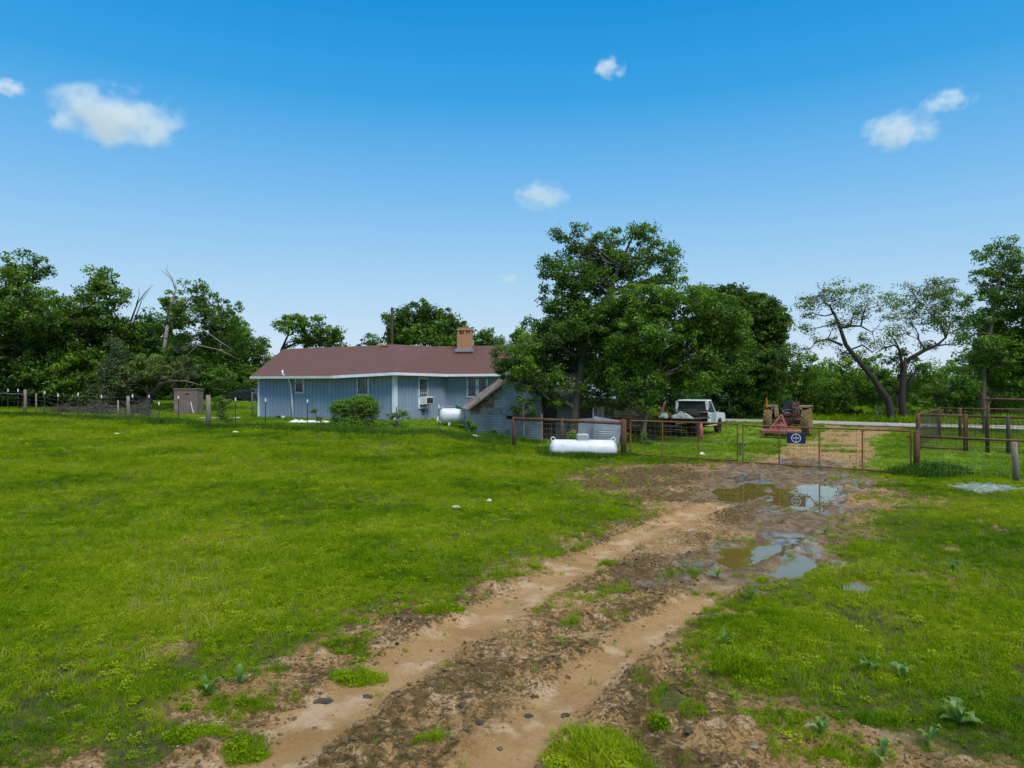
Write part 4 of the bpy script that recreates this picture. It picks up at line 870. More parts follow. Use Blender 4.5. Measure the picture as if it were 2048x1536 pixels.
# ================================================================ PROPANE TANKS
def propane(lab, loc, L_, r, rz, sunk, dome):
    t = thing('propane_tank', lab, 'propane tank', loc, rz, None); b = MB(); e = r*.62; prof = []
    for i in range(9):
        a = math.pi/2*i/8; prof.append((max(r*math.sin(a), .004), -L_/2+e-e*math.cos(a)))
    prof += [(rr, -h) for rr, h in prof[::-1]]
    b.lathe(prof, (0, 0, r-sunk), 36, 'x'); b.build('body', M['tankwhite'], t, True, True)
    for s in (-1, 1):
        sm = MB(); sm.lathe([(r*.9, s*(L_/2-e)-.012), (r+.005, s*(L_/2-e)-.008), (r+.005, s*(L_/2-e)+.008), (r*.9, s*(L_/2-e)+.012)], (0,0,r-sunk), 36, 'x'); sm.build('weld_seam', M['tankwhite'], t, True, True)
    for s in (-1, 1):
        pts = []
        for i in range(13):
            a = math.pi*2*i/12; pts.append((s*(L_/2-e*.62)+.075*math.cos(a), 0, 2*r-sunk+.015+.075*math.sin(a)))
        MB().tube(pts, .016, 6).build('lifting_eye', M['white'], t, True, True)
    return t
zg = 0.0; x, y, _ = G(1167, 914)
t1 = propane('white propane tank with grey valve cover lying in the grass by the pipe fence', (x, y+.15, .0), 2.47, .37, rad(-6), .12, 0)
mb = MB(); mb.bbox((-.02, 0, .72), (.44, .30, .24), .05); mb.build('valve_cover', M['grey_plastic'], t1, True); MB().box((-.02, 0, .60), (.34, .34, .06)).build('collar', M['tankwhite'], t1, True)
x, y, z = G(922, 846.5)
t2 = propane('white propane tank with green dome lid beside the blue house', (P(0,0,0)[0]+(928-CU)/F*37.8, 37.8, .47), 2.7, .41, rad(8), -.12, 0)
mb = MB(); mb.lathe([(.20, .88), (.21, .97), (.19, 1.04), (.12, 1.09), (.01, 1.11)], (-.25, 0, .06), 24); mb.build('dome_lid', M['green_plastic'], t2, True, True)
for s in (-.8, .8): MB().box((s, 0, .10), (.12, .5, .22)).build('leg', M['white'], t2, True)
MB().tube([(-.9,-.1,.3),(-1.3,-.15,1.0),(-1.15,-.15,1.06),(-.6,-.1,1.02)], .012, 6).build('pipe', M['galv'], t2, True)

# ================================================================ TIN SHED
def corr(mb, a, b_, c, d, pitch=.076, amp=.012, along=0):
    """corrugated sheet on quad a-b-c-d; ridges run along a->b (0) or a->d (1)"""
    a, b_, c, d = [np.array(q, float) for q in (a, b_, c, d)]
    if along == 0: a, b_, c, d = a, d, c, b_
    L_ = (np.linalg.norm(b_-a)+np.linalg.norm(c-d))/2; n = max(8, int(L_/pitch*4)); nrm = np.cross(b_-a, d-a); nrm /= np.linalg.norm(nrm)
    v = []
    for i in range(n+1):
        s = i/n; o = nrm*amp*math.sin(s*L_/pitch*2*math.pi); v += [a*(1-s)+b_*s+o, d*(1-s)+c*s+o]
    mb.add(v, [(2*i, 2*i+2, 2*i+3, 2*i+1) for i in range(n)]); return mb
shed = thing('tin_shed', 'small gabled shed clad in grey and rusty corrugated tin', 'shed', (-.3, 35.6, .1))
SA = np.array(P(940, 868, 34.9)); SB = np.array(P(1083, 879, 33.4)); SA[2] = 0; SB[2] = -.05
ax = (SB-SA)/np.linalg.norm(SB-SA); bk_ = np.array([-.18, .98, 0]); bk_ /= np.linalg.norm(bk_)
def sp(s, h, o=0): q = SA+ax*s; return np.array([q[0]-o*-ax[1]*-1, q[1]-o, h])
Ls = float(np.linalg.norm(SB-SA)); ap = Ls*.66
zl, za_, zr = 1.55, 3.30, 2.15
def topz(s): return zl+(za_-zl)*s/ap if s < ap else za_+(zr-za_)*(s-ap)/(Ls-ap)
mb = MB(); corr(mb, sp(0, .02), sp(2.0, -.02), sp(2.0, 1.22), sp(0, 1.22)); corr(mb, sp(1.95, -.04, .015), sp(Ls, -.06, .015), sp(Ls, 1.0, .015), sp(1.95, 1.0, .015)); o = mb.build('tin_sheet', M['tinblue'], shed, smooth=True)
mb = MB(); corr(mb, sp(.02, 1.2, .012), sp(1.75, 1.2, .012), sp(1.75, 2.68, .012), sp(.02, 1.56, .012)); tag(mb.build('tin_sheet', M['tinrust'], shed, smooth=True), 'rusty orange sheet')
mb = MB(); corr(mb, sp(1.3, 1.5, .03), sp(2.2, 1.5, .03), sp(2.2, 1.95, .03), sp(1.3, 1.95, .03)); mb.build('tin_sheet', M['tinblue'], shed, smooth=True)
mb = MB(); corr(mb, sp(1.74, 1.2, .005), sp(Ls, .98, .005), sp(Ls, 2.1, .005), sp(1.74, 2.4, .005)); mb.build('tin_sheet', M['tinblue'], shed, smooth=True)
mb = MB(); corr(mb, sp(2.3, 1.0, .03), sp(Ls-.02, .95, .03), sp(Ls-.02, 1.42, .03), sp(2.3, 1.42, .03)); tag(mb.build('tin_sheet', M['tinrust'], shed, smooth=True), 'dark rusty strip')
mb = MB(); mb.add([sp(1.74, 2.38), sp(Ls-.2, 2.15), sp(ap, 3.25)], [(0,1,2)]); mb.build('gable_sheet', M['tinblue'], shed)
mb = MB(); mb.slab([sp(2.35, 2.25, .06), sp(3.1, 1.55, .06), sp(3.35, 2.0, .06), sp(2.85, 2.75, .06)], .006); tag(mb.build('flat_sheet', M['galv'], shed), 'pale flat sheet hanging loose')
dp = bk_*3.0
mb = MB(); lo_ = sp(-.28, zl-.12, .3); hi_ = sp(ap, za_+.03, .3); corr(mb, lo_, hi_, hi_+dp, lo_+dp, .15, .022); tag(mb.build('roof_sheet', M['tinrust'], shed, smooth=True), 'rusty left roof slope')
mb = MB(); r_ = sp(Ls+.25, zr-.12, .3); corr(mb, hi_, r_, r_+dp, hi_+dp, .15, .022); mb.build('roof_sheet', M['tinblue'], shed, smooth=True)
mb = MB(); mb.sticks([sp(-.26, zl-.17, .31), sp(ap, za_-.05, .31)], [sp(ap, za_-.05, .31), sp(Ls+.25, zr-.19, .31)], .045, .045, 4); tag(mb.build('barge_board', M['wood'], shed), 'grey board under the roof edge')
mb = MB(); corr(mb, sp(0, .02)+dp, sp(0, .02), sp(0, zl), sp(0, zl)+dp); corr(mb, sp(0, 0)+dp, sp(Ls, 0)+dp, sp(Ls, 2.1)+dp, sp(0, zl)+dp); mb.build('tin_wall', M['tinblue'], shed, smooth=True)
for s in (0.02, 1.75, Ls): MB().box(sp(s, .8)+np.array([.03, .08, 0]), (.09, .09, 1.5)).build('post', M['darkwood'], shed)
# lean-to with upright planks, sheet door and pale roof
lt = thing('lean_to', 'ramshackle open lean to with upright planks and tin sheets under the big tree', 'shed', (3, 34.5, 0))
def lp_(u, v, Y): return np.array(P(u, v, Y))
x0 = float(SB[0]); 
for i, (u, wd) in enumerate([(1087,.10),(1093,.13),(1099,.11),(1106,.12),(1112,.08)]):
    q = lp_(u, 0, 34.2+.15*(i % 2)); MB().box((q[0], q[1], .95), (wd, .03, 1.95-.1*(i % 3)), Matrix.Rotation(.03*(i-2), 3, 'Y')).build('plank', M['darkwood'], lt)
mb = MB(); corr(mb, (lp_(1112,0,34.5)[0], 34.5, .0), (lp_(1150,0,34.5)[0], 34.5, .0), (lp_(1150,0,34.5)[0], 34.5, 2.05), (lp_(1112,0,34.5)[0], 34.5, 2.1), .1, .008, 1); tag(mb.build('tin_door', M['tinblue'], lt), 'grey sheet door')
mb = MB()
a = lp_(1090,795,33.6); b_ = lp_(1120,790,33.6); mb.slab([a, lp_(1150,812,34.5), lp_(1150,795,37.5), lp_(1085,765,37.5)], .03); tag(mb.build('sagging_roof', M['darkwood'], lt), 'sagging dark board roof')
mb = MB(); corr(mb, lp_(1150,794,35.5), lp_(1232,797,35.2), lp_(1226,772,38.8), lp_(1140,766,38.8), .12, .02, 1); tag(mb.build('roof_sheet', M['tinlight'], lt, smooth=True), 'pale corrugated roof')
mb = MB(); corr(mb, lp_(1136,785,35.4), lp_(1165,787,35.4), lp_(1160,770,37.5), lp_(1130,768,37.5), .12, .02, 1); tag(mb.build('roof_sheet', M['tinrust'], lt, smooth=True), 'rusty roof sheet')
for u, Y in ((1152,35.7),(1225,35.5),(1228,38.6)):
    q = lp_(u, 0, Y); z1 = 1.9 if Y < 37 else 2.4; MB().box((q[0], Y, z1/2), (.11, .11, z1)).build('post', M['darkwood'], lt)
mb = MB(); mb.slab([(lp_(1070,0,37.6)[0],37.6,0), (lp_(1140,0,37.6)[0],37.6,0), (lp_(1140,0,37.6)[0],37.6,2.2), (lp_(1070,0,37.6)[0],37.6,2.2)], .04); mb.slab([(lp_(1140,0,39.4)[0],39.4,0), (lp_(1290,0,39.4)[0],39.4,0), (lp_(1290,0,39.4)[0],39.4,2.3), (lp_(1140,0,39.4)[0],39.4,2.3)], .04); mb.build('back_wall', M['darkwood'], lt)
# sheets leaning along the pipe fence
gl_ = 'tin sheets leaning behind the pipe fence'
def sheet(lab, pts, m_, cor=True):
    c = sum(np.array(p) for p in pts)/len(pts); mb = MB()
    if cor: corr(mb, *pts, .1, .01)
    else: mb.slab(pts, .006)
    o = mb.build('tin_sheet', m_, None); o.data.transform(Matrix.Translation(-Vector(c))); o.location = c; return tag(o, lab, 'metal sheet', gl_)
sheet('dull blue tin sheet leaning left of the pale stake', [lp_(1155,892,31.6), lp_(1186,895,31.2), lp_(1186,836,31.8), lp_(1157,838,32.2)], M['tinblue'], False)
sheet('wide grey tin sheet leaning right of the pale stake', [lp_(1188,893,30.8), lp_(1236,896,30.2), lp_(1245,842,30.7), lp_(1188,832,31.4)], M['tinblue'], False)
sheet('corrugated grey panel standing behind the tank', [lp_(1196,880,30.1), lp_(1228,882,29.8), lp_(1232,862,30.0), lp_(1198,860,30.2)], M['tinblue'])
o = MB().box((0,0,0), (.5,.04,1.0)).build('board', M['wood']); o.location = tuple(lp_(1198, 836, 32.5)); tag(o, 'grey weathered board standing upright behind the leaning tin', 'board')
o = MB().tube([(0,0,0), (0.01,0,1.55)], .022, 6).build('stake', M['white']); q = G(1186, 884); o.location = (q[0], q[1], 0); tag(o, 'thin pale stake standing behind the propane tank', 'stake')
o = MB().tube([(0,0,0), (0,0,1.35)], .035, 6).build('stake', M['wood']); q = G(1084, 888); o.location = (q[0], q[1], 0); tag(o, 'grey post at the right corner of the tin shed', 'stake')
# scrap boards stacked behind
rng = random.Random(3)
lpile = thing('lumber_pile', 'heap of weathered boards and scrap under the leaning tree', 'lumber pile', (*lp_(1275, 0, 33.5)[:2], 0))
for i in range(26):
    q = lp_(1215+rng.random()*115, 0, 33+rng.random()*1.6); z = .35+rng.random()*.85; L_ = 1.2+rng.random()*1.6
    MB().box((q[0], q[1], z), (L_, .12+.1*rng.random(), .03), Matrix.Rotation(rng.uniform(-.5,.5), 3, 'Z') @ Matrix.Rotation(rng.uniform(-.16,.22), 3, 'Y')).build('board', rng.choice([M['wood'], M['darkwood'], M['darkwood'], M['deck_red']]), lpile)
for u in (1235, 1300): q = lp_(u,0,33.6); MB().box((q[0],q[1],.25), (.5,.5,.5)).build('block', M['darkwood'], lpile)

# ================================================================ FENCES AND GATES
def mesh_grid(mb, a, b_, z0, z1, dx, dz, r=.0035, za=None):
    a = np.array(a, float); b_ = np.array(b_, float); L_ = np.linalg.norm(b_-a); n = int(L_/dx); A = []; B = []
    for i in range(1, n+1):
        q = a+(b_-a)*i/(n+1); A.append((*q, z0)); B.append((*q, z1))
    k = max(2, int(round((z1-z0)/dz)))
    for i in range(k+1): z = z0+(z1-z0)*i/k; A.append((*a, z)); B.append((*b_, z))
    return mb.sticks(A, B, r, r, 4)
def pipe(a, b_, r, n=10): return MB().tube([a, b_], r, n)
def cappost(x, y, z0, z1, r, m_, parent, name='post', lab=None):
    mb = MB(); mb.lathe([(r, z0-.1), (r, z1-r*.25), (r*.75, z1), (r*.01+.002, z1+r*.12)], (x, y, 0), 14); o = mb.build(name, m_, parent, smooth=True)
    if lab: o['label'] = lab
    return o
g1 = G(1028, 897); g3 = G(1247, 914); g2_ = ((g1[0]*.53+g3[0]*.47), (g1[1]*.53+g3[1]*.47))
pf = thing('pipe_fence', 'rusty red brown pipe fence with wire mesh behind the white tank', 'fence', (g1[0], g1[1], 0))
cappost(g1[0], g1[1], 0, 1.33, .075, M['rust'], pf); cappost(*g2_, 0, 1.33, .075, M['rust'], pf); cappost(g3[0], g3[1], 0, 1.36, .105, M['rust'], pf, lab='thick gate post')
MB().tube([(g1[0]-.05, g1[1]+.03, 1.26), (*g2_, 1.255), (g3[0], g3[1], 1.22)], .062, 12).build('rail', M['rust'], pf, smooth=True)
mesh_grid(MB(), (g1[0]+.9, g1[1]-.85), g3[:2], .12, 1.12, .22, .19).build('wire_mesh', M['wire'], pf)
def gate(lab, a, b_, ha, hb, za, zb, inner, hang):
    a = np.array(a); b_ = np.array(b_); t = thing('pipe_gate', lab, 'gate', (a[0], a[1], za), 0, 'rusty pipe gates')
    f = MB(); r = .026
    A0, A1, B0_, B1 = (*a, za), (*a, za+ha), (*b_, zb), (*b_, zb+hb)
    for p, q in ((A0, A1), (B0_, B1), (A0, B0_), (A1, B1)): f.sticks([p], [q], r, r, 8)
    f.build('frame', M['rust_gate'], t)
    for s in inner:
        q = a+(b_-a)*s; z = za+(zb-za)*s; h = ha+(hb-ha)*s; MB().sticks([(*q, z)], [(*q, z+h)], r*.95, r*.95, 8).build('upright', M['rust_gate'], t)
    L_ = np.linalg.norm(b_-a); n = int(L_/.2); A = []; B = []
    for i in range(1, n): s = i/n; q = a+(b_-a)*s; z = za+(zb-za)*s; A.append((*q, z)); B.append((*q, z+ha+(hb-ha)*s))
    for k in range(1, 7): A.append((*a, za+ha*k/7)); B.append((*b_, zb+hb*k/7))
    MB().sticks(A, B, .0028, .0028, 4).build('wire_mesh', M['rustwire'], t)
    for z in (za+.12, za+ha-.15) if hang == 'a' else (zb+.12, zb+hb-.15):
        q = a if hang == 'a' else b_; MB().tube([(q[0]-.06, q[1]+.05, z), (q[0]+.01, q[1], z)], .03, 8).build('hinge', M['rust'], t)
    return t
def gp(u, Y): return ((u-CU)/F*Y, Y)
ga, gb_ = gp(1261, 25.75), gp(1475, 23.25); gc, gd = gp(1486, 22.95), gp(1821, 19.95)
gate1 = gate('shorter rusty wire filled pipe gate beside the white tank', ga, gb_, 1.22, 1.22, .08, .09, (.32, .655), 'a')
gate2 = gate('longer rusty wire filled pipe gate carrying the blue sign', gc, gd, 1.20, 1.18, .08, .09, (.24, .49, .74), 'b')
x_, y_ = gp(1402, 24.05); MB().tube([(x_, y_-.02, 1.30), (x_-.01, y_-.04, 1.1), (x_, y_-.04, .85), (x_+.01, y_-.03, .72)], [.03, .075, .05, .02], 8).build('rag', M['deck_red'], gate1, smooth=True)
ch_ = MB(); x_, y_ = gp(1480, 23.05)
for k in range(7): ch_.tube([(x_-.04+.012*(k % 2), y_, .62-.05*k), (x_+.02, y_+.01, .59-.05*k)], .014, 5)
ch_.tube([(x_-.14, y_+.1, .66), (x_+.16, y_-.1, .66)], .015, 5); ch_.tube([(x_-.14, y_+.1, .64), (x_, y_, .5), (x_+.16, y_-.1, .64)], .012, 5); ch_.build('chain', M['dark_metal'], gate2)
MB().tube([(x_-.12, y_+.1, 1.27), (x_, y_, 1.33), (x_+.1, y_-.08, 1.32)], .015, 5).build('latch', M['rust'], gate2)
# sign
sgu = gp(1592, 21.85); sa = (np.array(gd)-np.array(gc)); ang = math.atan2(sa[1], sa[0])
ang_s = math.atan2(sgu[0], sgu[1]); ang = ang*.6+(-ang_s)*.4
sg = thing('sign', 'navy blue sign with a white circled cross emblem wired to the long gate', 'sign', (sgu[0]-.04, sgu[1]-.10, CH-(876-HV)/F*21.8), ang)
SW, SH = .55, .325
MB().bbox((0, 0, 0), (SW, .012, SH), .004).build('panel', M['navy'], sg, True)
ring = MB(); n = 40; r0, r1 = .121, .141; v = []
for k in range(n):
    a = 2*math.pi*k/n
    for r in (r0, r1):
        for yy in (-.0065, -.0095): v.append((r*math.cos(a), yy, r*math.sin(a)))
f = []
for k in range(n):
    i, j = 4*k, 4*((k+1) % n); f += [(i+1, j+1, j+3, i+3), (i, i+1, j+1, j)[::-1], (i+2, j+2, j+3, i+3)[::-1]]
ring.add(v, f).build('ring', M['signwhite'], sg, True)
def text_mesh(s, size):
    c = bpy.data.curves.new('lettering', 'FONT'); c.body = s; c.size = size; c.extrude = .0015; c.align_x = 'CENTER'; c.align_y = 'CENTER'; c.offset = size*.012
    o = bpy.data.objects.new('lettering', c); C.objects.link(o); dg = bpy.context.evaluated_depsgraph_get(); me = bpy.data.meshes.new_from_object(o.evaluated_get(dg)); 
    bpy.data.objects.remove(o); return me
def letters(s, size, x, z):
    me = text_mesh(s, size); me.materials.clear(); me.materials.append(M['signwhite']); o = bpy.data.objects.new('lettering', me); C.objects.link(o); o.parent = sg
    o.location = (x, -.0085, z); o.rotation_euler = (rad(90), 0, 0); return o
letters('BAYER', .066, 0, 0)
for ch2, zz in (('B', .096), ('A', .049), ('E', -.049), ('R', -.096)): letters(ch2, .058, 0, zz)
# right hand end: hinge post, rail, mesh, wooden post
rf_ = thing('pipe_fence', 'pipe and wire mesh fence stretch between the gate post and grey wooden post', 'fence', (*gp(1833, 19.9), 0))
q = gp(1833, 19.85); q2 = gp(2110, 18.1)
cappost(*q, 0, 1.28, .085, M['rust'], rf_, lab='thick gate post')
MB().tube([(*q, .92+.21), (*q2, 1.10)], .032, 8).build('rail', M['rust'], rf_, smooth=True)
mesh_grid(MB(), q, q2, .05, 1.08, .2, .17).build('wire_mesh', M['wire'], rf_)
q3 = gp(2023, 18.45); mb = MB(); mb.tube([(q3[0]+.05, q3[1]-.1, -.1), (q3[0]+.03, q3[1]-.1, .5), (q3[0]-.02, q3[1]-.1, 1.08)], [.085, .082, .075], 10); mb.build('wooden_post', M['wood'], rf_, smooth=True)
MB().tube([(*q, 1.28), (q[0]+.15, q[1]+.1, 1.36), (q[0]+.38, q[1]+.2, 1.42)], .02, 6).build('bracket', M['dark_metal'], rf_)
# stock pen
pen = thing('stock_pen', 'rusty pipe stock pen with wire panels beyond the gate post', 'pen', (*gp(1833, 27), 0))
def pp2(u, Y, z1, r=.06): x, y = gp(u, Y); return cappost(x, y, 0, z1, r, M['rust'], pen)
c1, c2, c3, c4 = gp(1836, 28.2), gp(1931, 27.2), gp(2060, 25.6), gp(2200, 24.5); b1, b2, b3 = gp(1878, 35.5), gp(1920, 34.8), gp(2060, 33)
for c_ in (c1, c2, c3): cappost(*c_, 0, 1.47, .085, M['rust'], pen)
m1 = gp(1974, 26.7); cappost(*m1, 0, 1.42, .07, M['darkwood'], pen); m2 = gp(2016, 26.2); cappost(*m2, 0, 1.42, .07, M['darkwood'], pen)
for c_ in (b1, b2, b3): cappost(*c_, 0, 1.5, .08, M['rust'], pen)
for a, b_, z in ((c1, c2, 1.42), (c2, c4, 1.40), (c1, b1, 1.44), (b1, b3, 1.48), (c1, c2, .12)):
    MB().tube([(*a, z), (*b_, z)], .036, 8).build('rail', M['rust'], pen, smooth=True)
for a, b_, k in ((c1, c2, 0), (c2, c4, 0), (b1, b3, 0), (c1, b1, 0)):
    mb = MB(); mesh_grid(mb, a, b_, .12, 1.36, .17, .10 if k == 0 else .2, .0055); mb.build('wire_panel', M['darkwood'], pen)
MB().tube([(*gp(1834, 21.3), .95), (*gp(1900, 23), 1.0)], .02, 6)
fr = thing('tall_pipe_frame', 'tall rusty pipe frame standing over the right side of the pen', 'frame', (*gp(1977, 27), 0))
a, b_ = gp(1976, 26.4), gp(2120, 25.3)
cappost(*a, 0, 2.15, .05, M['rust'], fr); cappost(*b_, 0, 2.15, .05, M['rust'], fr)
MB().tube([(a[0]-.1, a[1], 2.08), (*b_, 2.06)], .04, 8).build('rail', M['rust'], fr, smooth=True)
# wire fence on the left with steel T posts
wf = thing('wire_fence', 'sagging wire fence on dark steel posts with white tips along the left field edge', 'fence', G(250, 845))
tp_ = [(16,824,782),(36,826,782),(89,836,786),(116,838,792),(156,841,790),(203,846,794),(265,846,793),(298,841,794),(318,852,808,'l'),(357,848,796),(471,856,800),(531,857,801),(615,856,803),(793,866,811),(878,872,814)]
tops = []
for e in tp_:
    u, v1, v0 = e[:3]; x, y, z = G(u, v1-3); h = (v1-v0)/F*y+.05
    mb = MB(); mb.box((x, y, z+h/2-.03), (.042, .008, h)).box((x, y+.018, z+h/2-.03), (.008, .032, h)); 
    for k in range(int(h/.1)): mb.box((x, y-.007, z+.1*k+.05), (.014, .008, .02))
    po = mb.build('steel_post', M['tpost'], wf)
    MB().box((x, y+.01, z+h-.10), (.052, .05, .17)).build('white_tip', M['white'], po)
    tops.append((x, y, z+h))
for (u, v1, v0, r) in ((50,836,782,.075),(256,846,795,.085),(416.5,859,793,.115),(72,836,790,.04),(236,846,803,.05)):
    x, y, z = G(u, v1-3); h = (v1-v0)/F*y; MB().tube([(x, y, z-.1), (x+.02, y, z+h*.5), (x-.0, y, z+h)], [r*1.05, r, r*.92], 9).build('wooden_post', M['wood'], wf, smooth=True)
A = []; B = []
for (a, b_) in zip(tops[:-1], tops[1:]):
    for k in (.14, .36, .58, .82): 
        m_ = ((a[0]+b_[0])/2, (a[1]+b_[1])/2, (a[2]+b_[2])/2-k-.03); A += [(a[0], a[1]-.02, a[2]-k), m_]; B += [m_, (b_[0], b_[1]-.02, b_[2]-k)]
MB().sticks(A, B, .003, .003, 4).build('wire', M['wire'], wf)
x, y, z = G(50, 834); x2, y2, z2 = G(16, 824); MB().tube([(x, y, z+1.25), (x2-3, y2+2, z2+1.2)], .018, 6).build('rail', M['wood'], wf)
# pipe post with top rail by the house corner
x, y, z = G(504.5, 833); cl = thing('chain_link_fence', 'short grey chain link fence stub at the left corner of the house', 'fence', (x, y, z))
cappost(x, y, z, z+1.62, .045, M['galv'], cl); MB().tube([(x, y, z+1.58), (hx0, 44.6, z+1.56)], .03, 8).build('rail', M['galv'], cl)
A = []; B = []
for k in range(14):
    s = k/14*.62; A += [(x+s, y+s*.1, z+.05), (x+s, y+s*.1, z+1.55)]; B += [(min(x+s+.5, x+.62), y+s*.1, z+1.55 if s < .12 else z+1.2), (min(x+s+.5, x+.62), y+s*.1, z+.05 if s < .12 else z+.4)]
MB().sticks(A, B, .003, .003, 4).build('mesh', M['galv'], cl)
# ================================================================ VEHICLES
def wheel(parent, x, y, r, wd, rimm, side=1, lugs=False, name='wheel', tyre=None, rimr=.55):
    wmb = MB(); wmb.lathe([(r*rimr*.5, -wd*.12), (r*rimr*.96, -wd*.12), (r*rimr, -wd*.4), (r*rimr, wd*.4), (r*rimr*.95, wd*.30), (r*rimr*.4, wd*.14), (.06, wd*.26), (.01, wd*.26)] if side > 0 else [(.01, -wd*.26), (.06, -wd*.26), (r*rimr*.4, -wd*.14), (r*rimr*.95, -wd*.30), (r*rimr, -wd*.4), (r*rimr, wd*.4), (r*rimr*.96, wd*.12), (r*rimr*.5, wd*.12)], (x, y, r), 28, 'x')
    wo_ = wmb.build(name, rimm, parent, True, True)
    tmb = MB(); h = wd/2; R_ = r if not lugs else r*.95
    tmb.lathe([(r*rimr, -h*.8), (r*.80, -h), (R_*.95, -h*.96), (R_, -h*.75), (R_, h*.75), (R_*.95, h*.96), (r*.80, h), (r*rimr, h*.8)], (x, y, r), 40, 'x'); tmb.build('tyre', tyre or M['rubber'], wo_, True, True)
    if lugs:
        lm = MB(); n = 20
        for k in range(n):
            for s in (-1, 1):
                a0 = 2*math.pi*(k+.25*(s > 0)*2)/n; pts = []
                for j in range(5):
                    t_ = j/4; xx = s*h*(.02+.93*t_); a = a0-.30*t_; rr_ = R_*1.0
                    for dr in (-.01, r*.055):
                        for da in (-.042, .042): pts.append((x+xx, y+math.cos(a+da)*(rr_+dr), r+math.sin(a+da)*(rr_+dr)))
                f = []
                for j in range(4):
                    i = 4*j; f += [(i+2, i+3, i+7, i+6), (i, i+2, i+6, i+4), (i+1, i+5, i+7, i+3)]
                f += [(0,1,3,2), (16,18,19,17)]; lm.add(pts, f)
        lm.build('tread', M['lug'], wo_, True)
    return wo_
def tri_cut_body(name, prof, holes, x0, x1, m_, parent): pass
# -- pickup with flat bed (local: x right, y forward, z up; origin under the rear axle)
q = G(1366, 873); truck = thing('pickup_truck', 'old white flatbed pickup with dark hood parked under the trees', 'pickup truck', (q[0], q[1]+.35, 0), rad(-35))
mb = MB(); W_ = .90
low = [(1.42,.62),(2.62,.60),(2.74,.62),(2.78,1.16),(1.42,1.20)]
mb.prism(low, 0, -W_, W_); mb.build('cab', M['truck_white'], truck, True)
# nose with wheel arches
arch = [(2.80,.60),(2.82,.66)]+[(3.35-.46*math.cos(a), .42+.46*math.sin(a)) for a in [math.pi*k/10 for k in range(1, 10)]]+[(3.86,.62),(4.20,.62),(4.26,.80),(4.25,1.02),(4.10,1.13),(2.79,1.18)]
mb = MB(); mb.prism(arch, 0, W_-.20, W_); mb.prism(arch, 0, -W_, -W_+.20); mb.build('front_fender', M['truck_white'], truck, True)
mb = MB(); mb.prism([(2.79,.95),(4.10,.95),(4.14,1.13),(3.9,1.19),(2.79,1.24)], 0, -W_+.195, W_-.195); mb.build('hood', M['hood_dark'], truck, True)
MB().box((0, 4.18, .86), (1.39, .08, .34)).build('grille', M['chrome'], truck, True)
MB().bbox((0, 4.34, .58), (1.86, .12, .18), .03).build('front_bumper', M['chrome'], truck, True)
MB().box((0, 1.405, .96), (1.74, .02, .46)).build('cab_back', M['dark_metal'], truck, True)
# greenhouse: pillars and roof
ro = MB(); ro.bbox((0, 1.93, 1.83), (1.46, .98, .075), .03); 
for s in (-1, 1):
    ro.prism([(1.42,1.19),(1.54,1.19),(1.58,1.80),(1.46,1.80)], 0, s*.84-.05 if s > 0 else -.89, .89 if s > 0 else -.79)
    ro.sticks([(s*.86, 2.74, 1.16)], [(s*.72, 2.36, 1.82)], .04, .04, 6); ro.sticks([(s*.80, 1.50, 1.80)], [(s*.74, 2.38, 1.82)], .035, .035, 6)
    ro.sticks([(s*.87, 1.46, 1.18)], [(s*.75, 1.50, 1.83)], .055, .05, 6)
ro.sticks([(-.76,1.45,1.82)], [(.76,1.45,1.82)], .045, .045, 6); ro.box((0, 1.43, 1.20), (1.70, .06, .10)); ro.build('roof', M['truck_white'], truck, True)
MB().add([(-.82,1.45,1.22),(.82,1.45,1.22),(.74,1.48,1.80),(-.74,1.48,1.80)], [(0,1,2,3)]).add([(-.82,2.72,1.17),(.82,2.72,1.17),(.70,2.38,1.80),(-.70,2.38,1.80)], [(3,2,1,0)]).build('windscreen', M['glass_dark'], truck, True)
for s in (-1, 1):
    MB().add([(s*.865,1.56,1.20),(s*.865,2.66,1.17),(s*.745,2.36,1.80),(s*.745,1.58,1.80)], [(0,1,2,3)]).build('side_window', M['glass_dark'], truck, True)
    d = MB(); d.bbox((s*(W_+.008), 2.10, .89), (.03, 1.10, .54), .008); dd = d.build('door', M['truck_grey'] if s > 0 else M['truck_white'], truck, True)
    if s > 0: dd['label'] = 'door with a grey primer patch'; MB().bbox((W_+.014, 1.72, .89), (.03, .32, .55), .008).build('door_edge', M['truck_white'], dd, True)
    MB().box((s*(W_+.035), 1.70, 1.06), (.03, .14, .03)).build('handle', M['chrome'], dd, True)
    MB().bbox((s*.86, 2.05, .50), (.24, 1.35, .05), .01).build('running_board', M['step'], truck, True)
    wheel(truck, s*.78, 3.35, .37, .22, M['chrome'], s)
    for o_ in (.78, .53): wheel(truck, s*o_, 0, .38, .22, M['dark_metal'], s)
    MB().tube([(s*.93, 2.58, 1.2), (s*1.08, 2.6, 1.22)], .012, 5).box((s*1.1, 2.6, 1.28), (.03, .10, .18)).build('mirror', M['chrome'], truck, True)
MB().box((-.4, 1.5, .45), (.12, 4.8, .14)).box((.4, 1.5, .45), (.12, 4.8, .14)).tube([(-.75,0,.38),(.75,0,.38)], .07, 8).box((0,2.9,.5), (.7,1.4,.3)).build('chassis', M['dark_metal'], truck, True)
bd = MB(); bd.bbox((0, .10, .93), (2.12, 2.55, .07), .015); bd.box((0, -1.16, .84), (2.10, .06, .16)); 
for k in range(5): bd.box((0, -.9+k*.5, .86), (2.0, .08, .07))
bd.build('flatbed', M['dark_metal'], truck, True)
hr = MB()
for s in (-1, -.5, 0, .5, 1): hr.sticks([(s*.95, 1.34, .96)], [(s*.88, 1.34, 1.32)], .025, .025, 6)
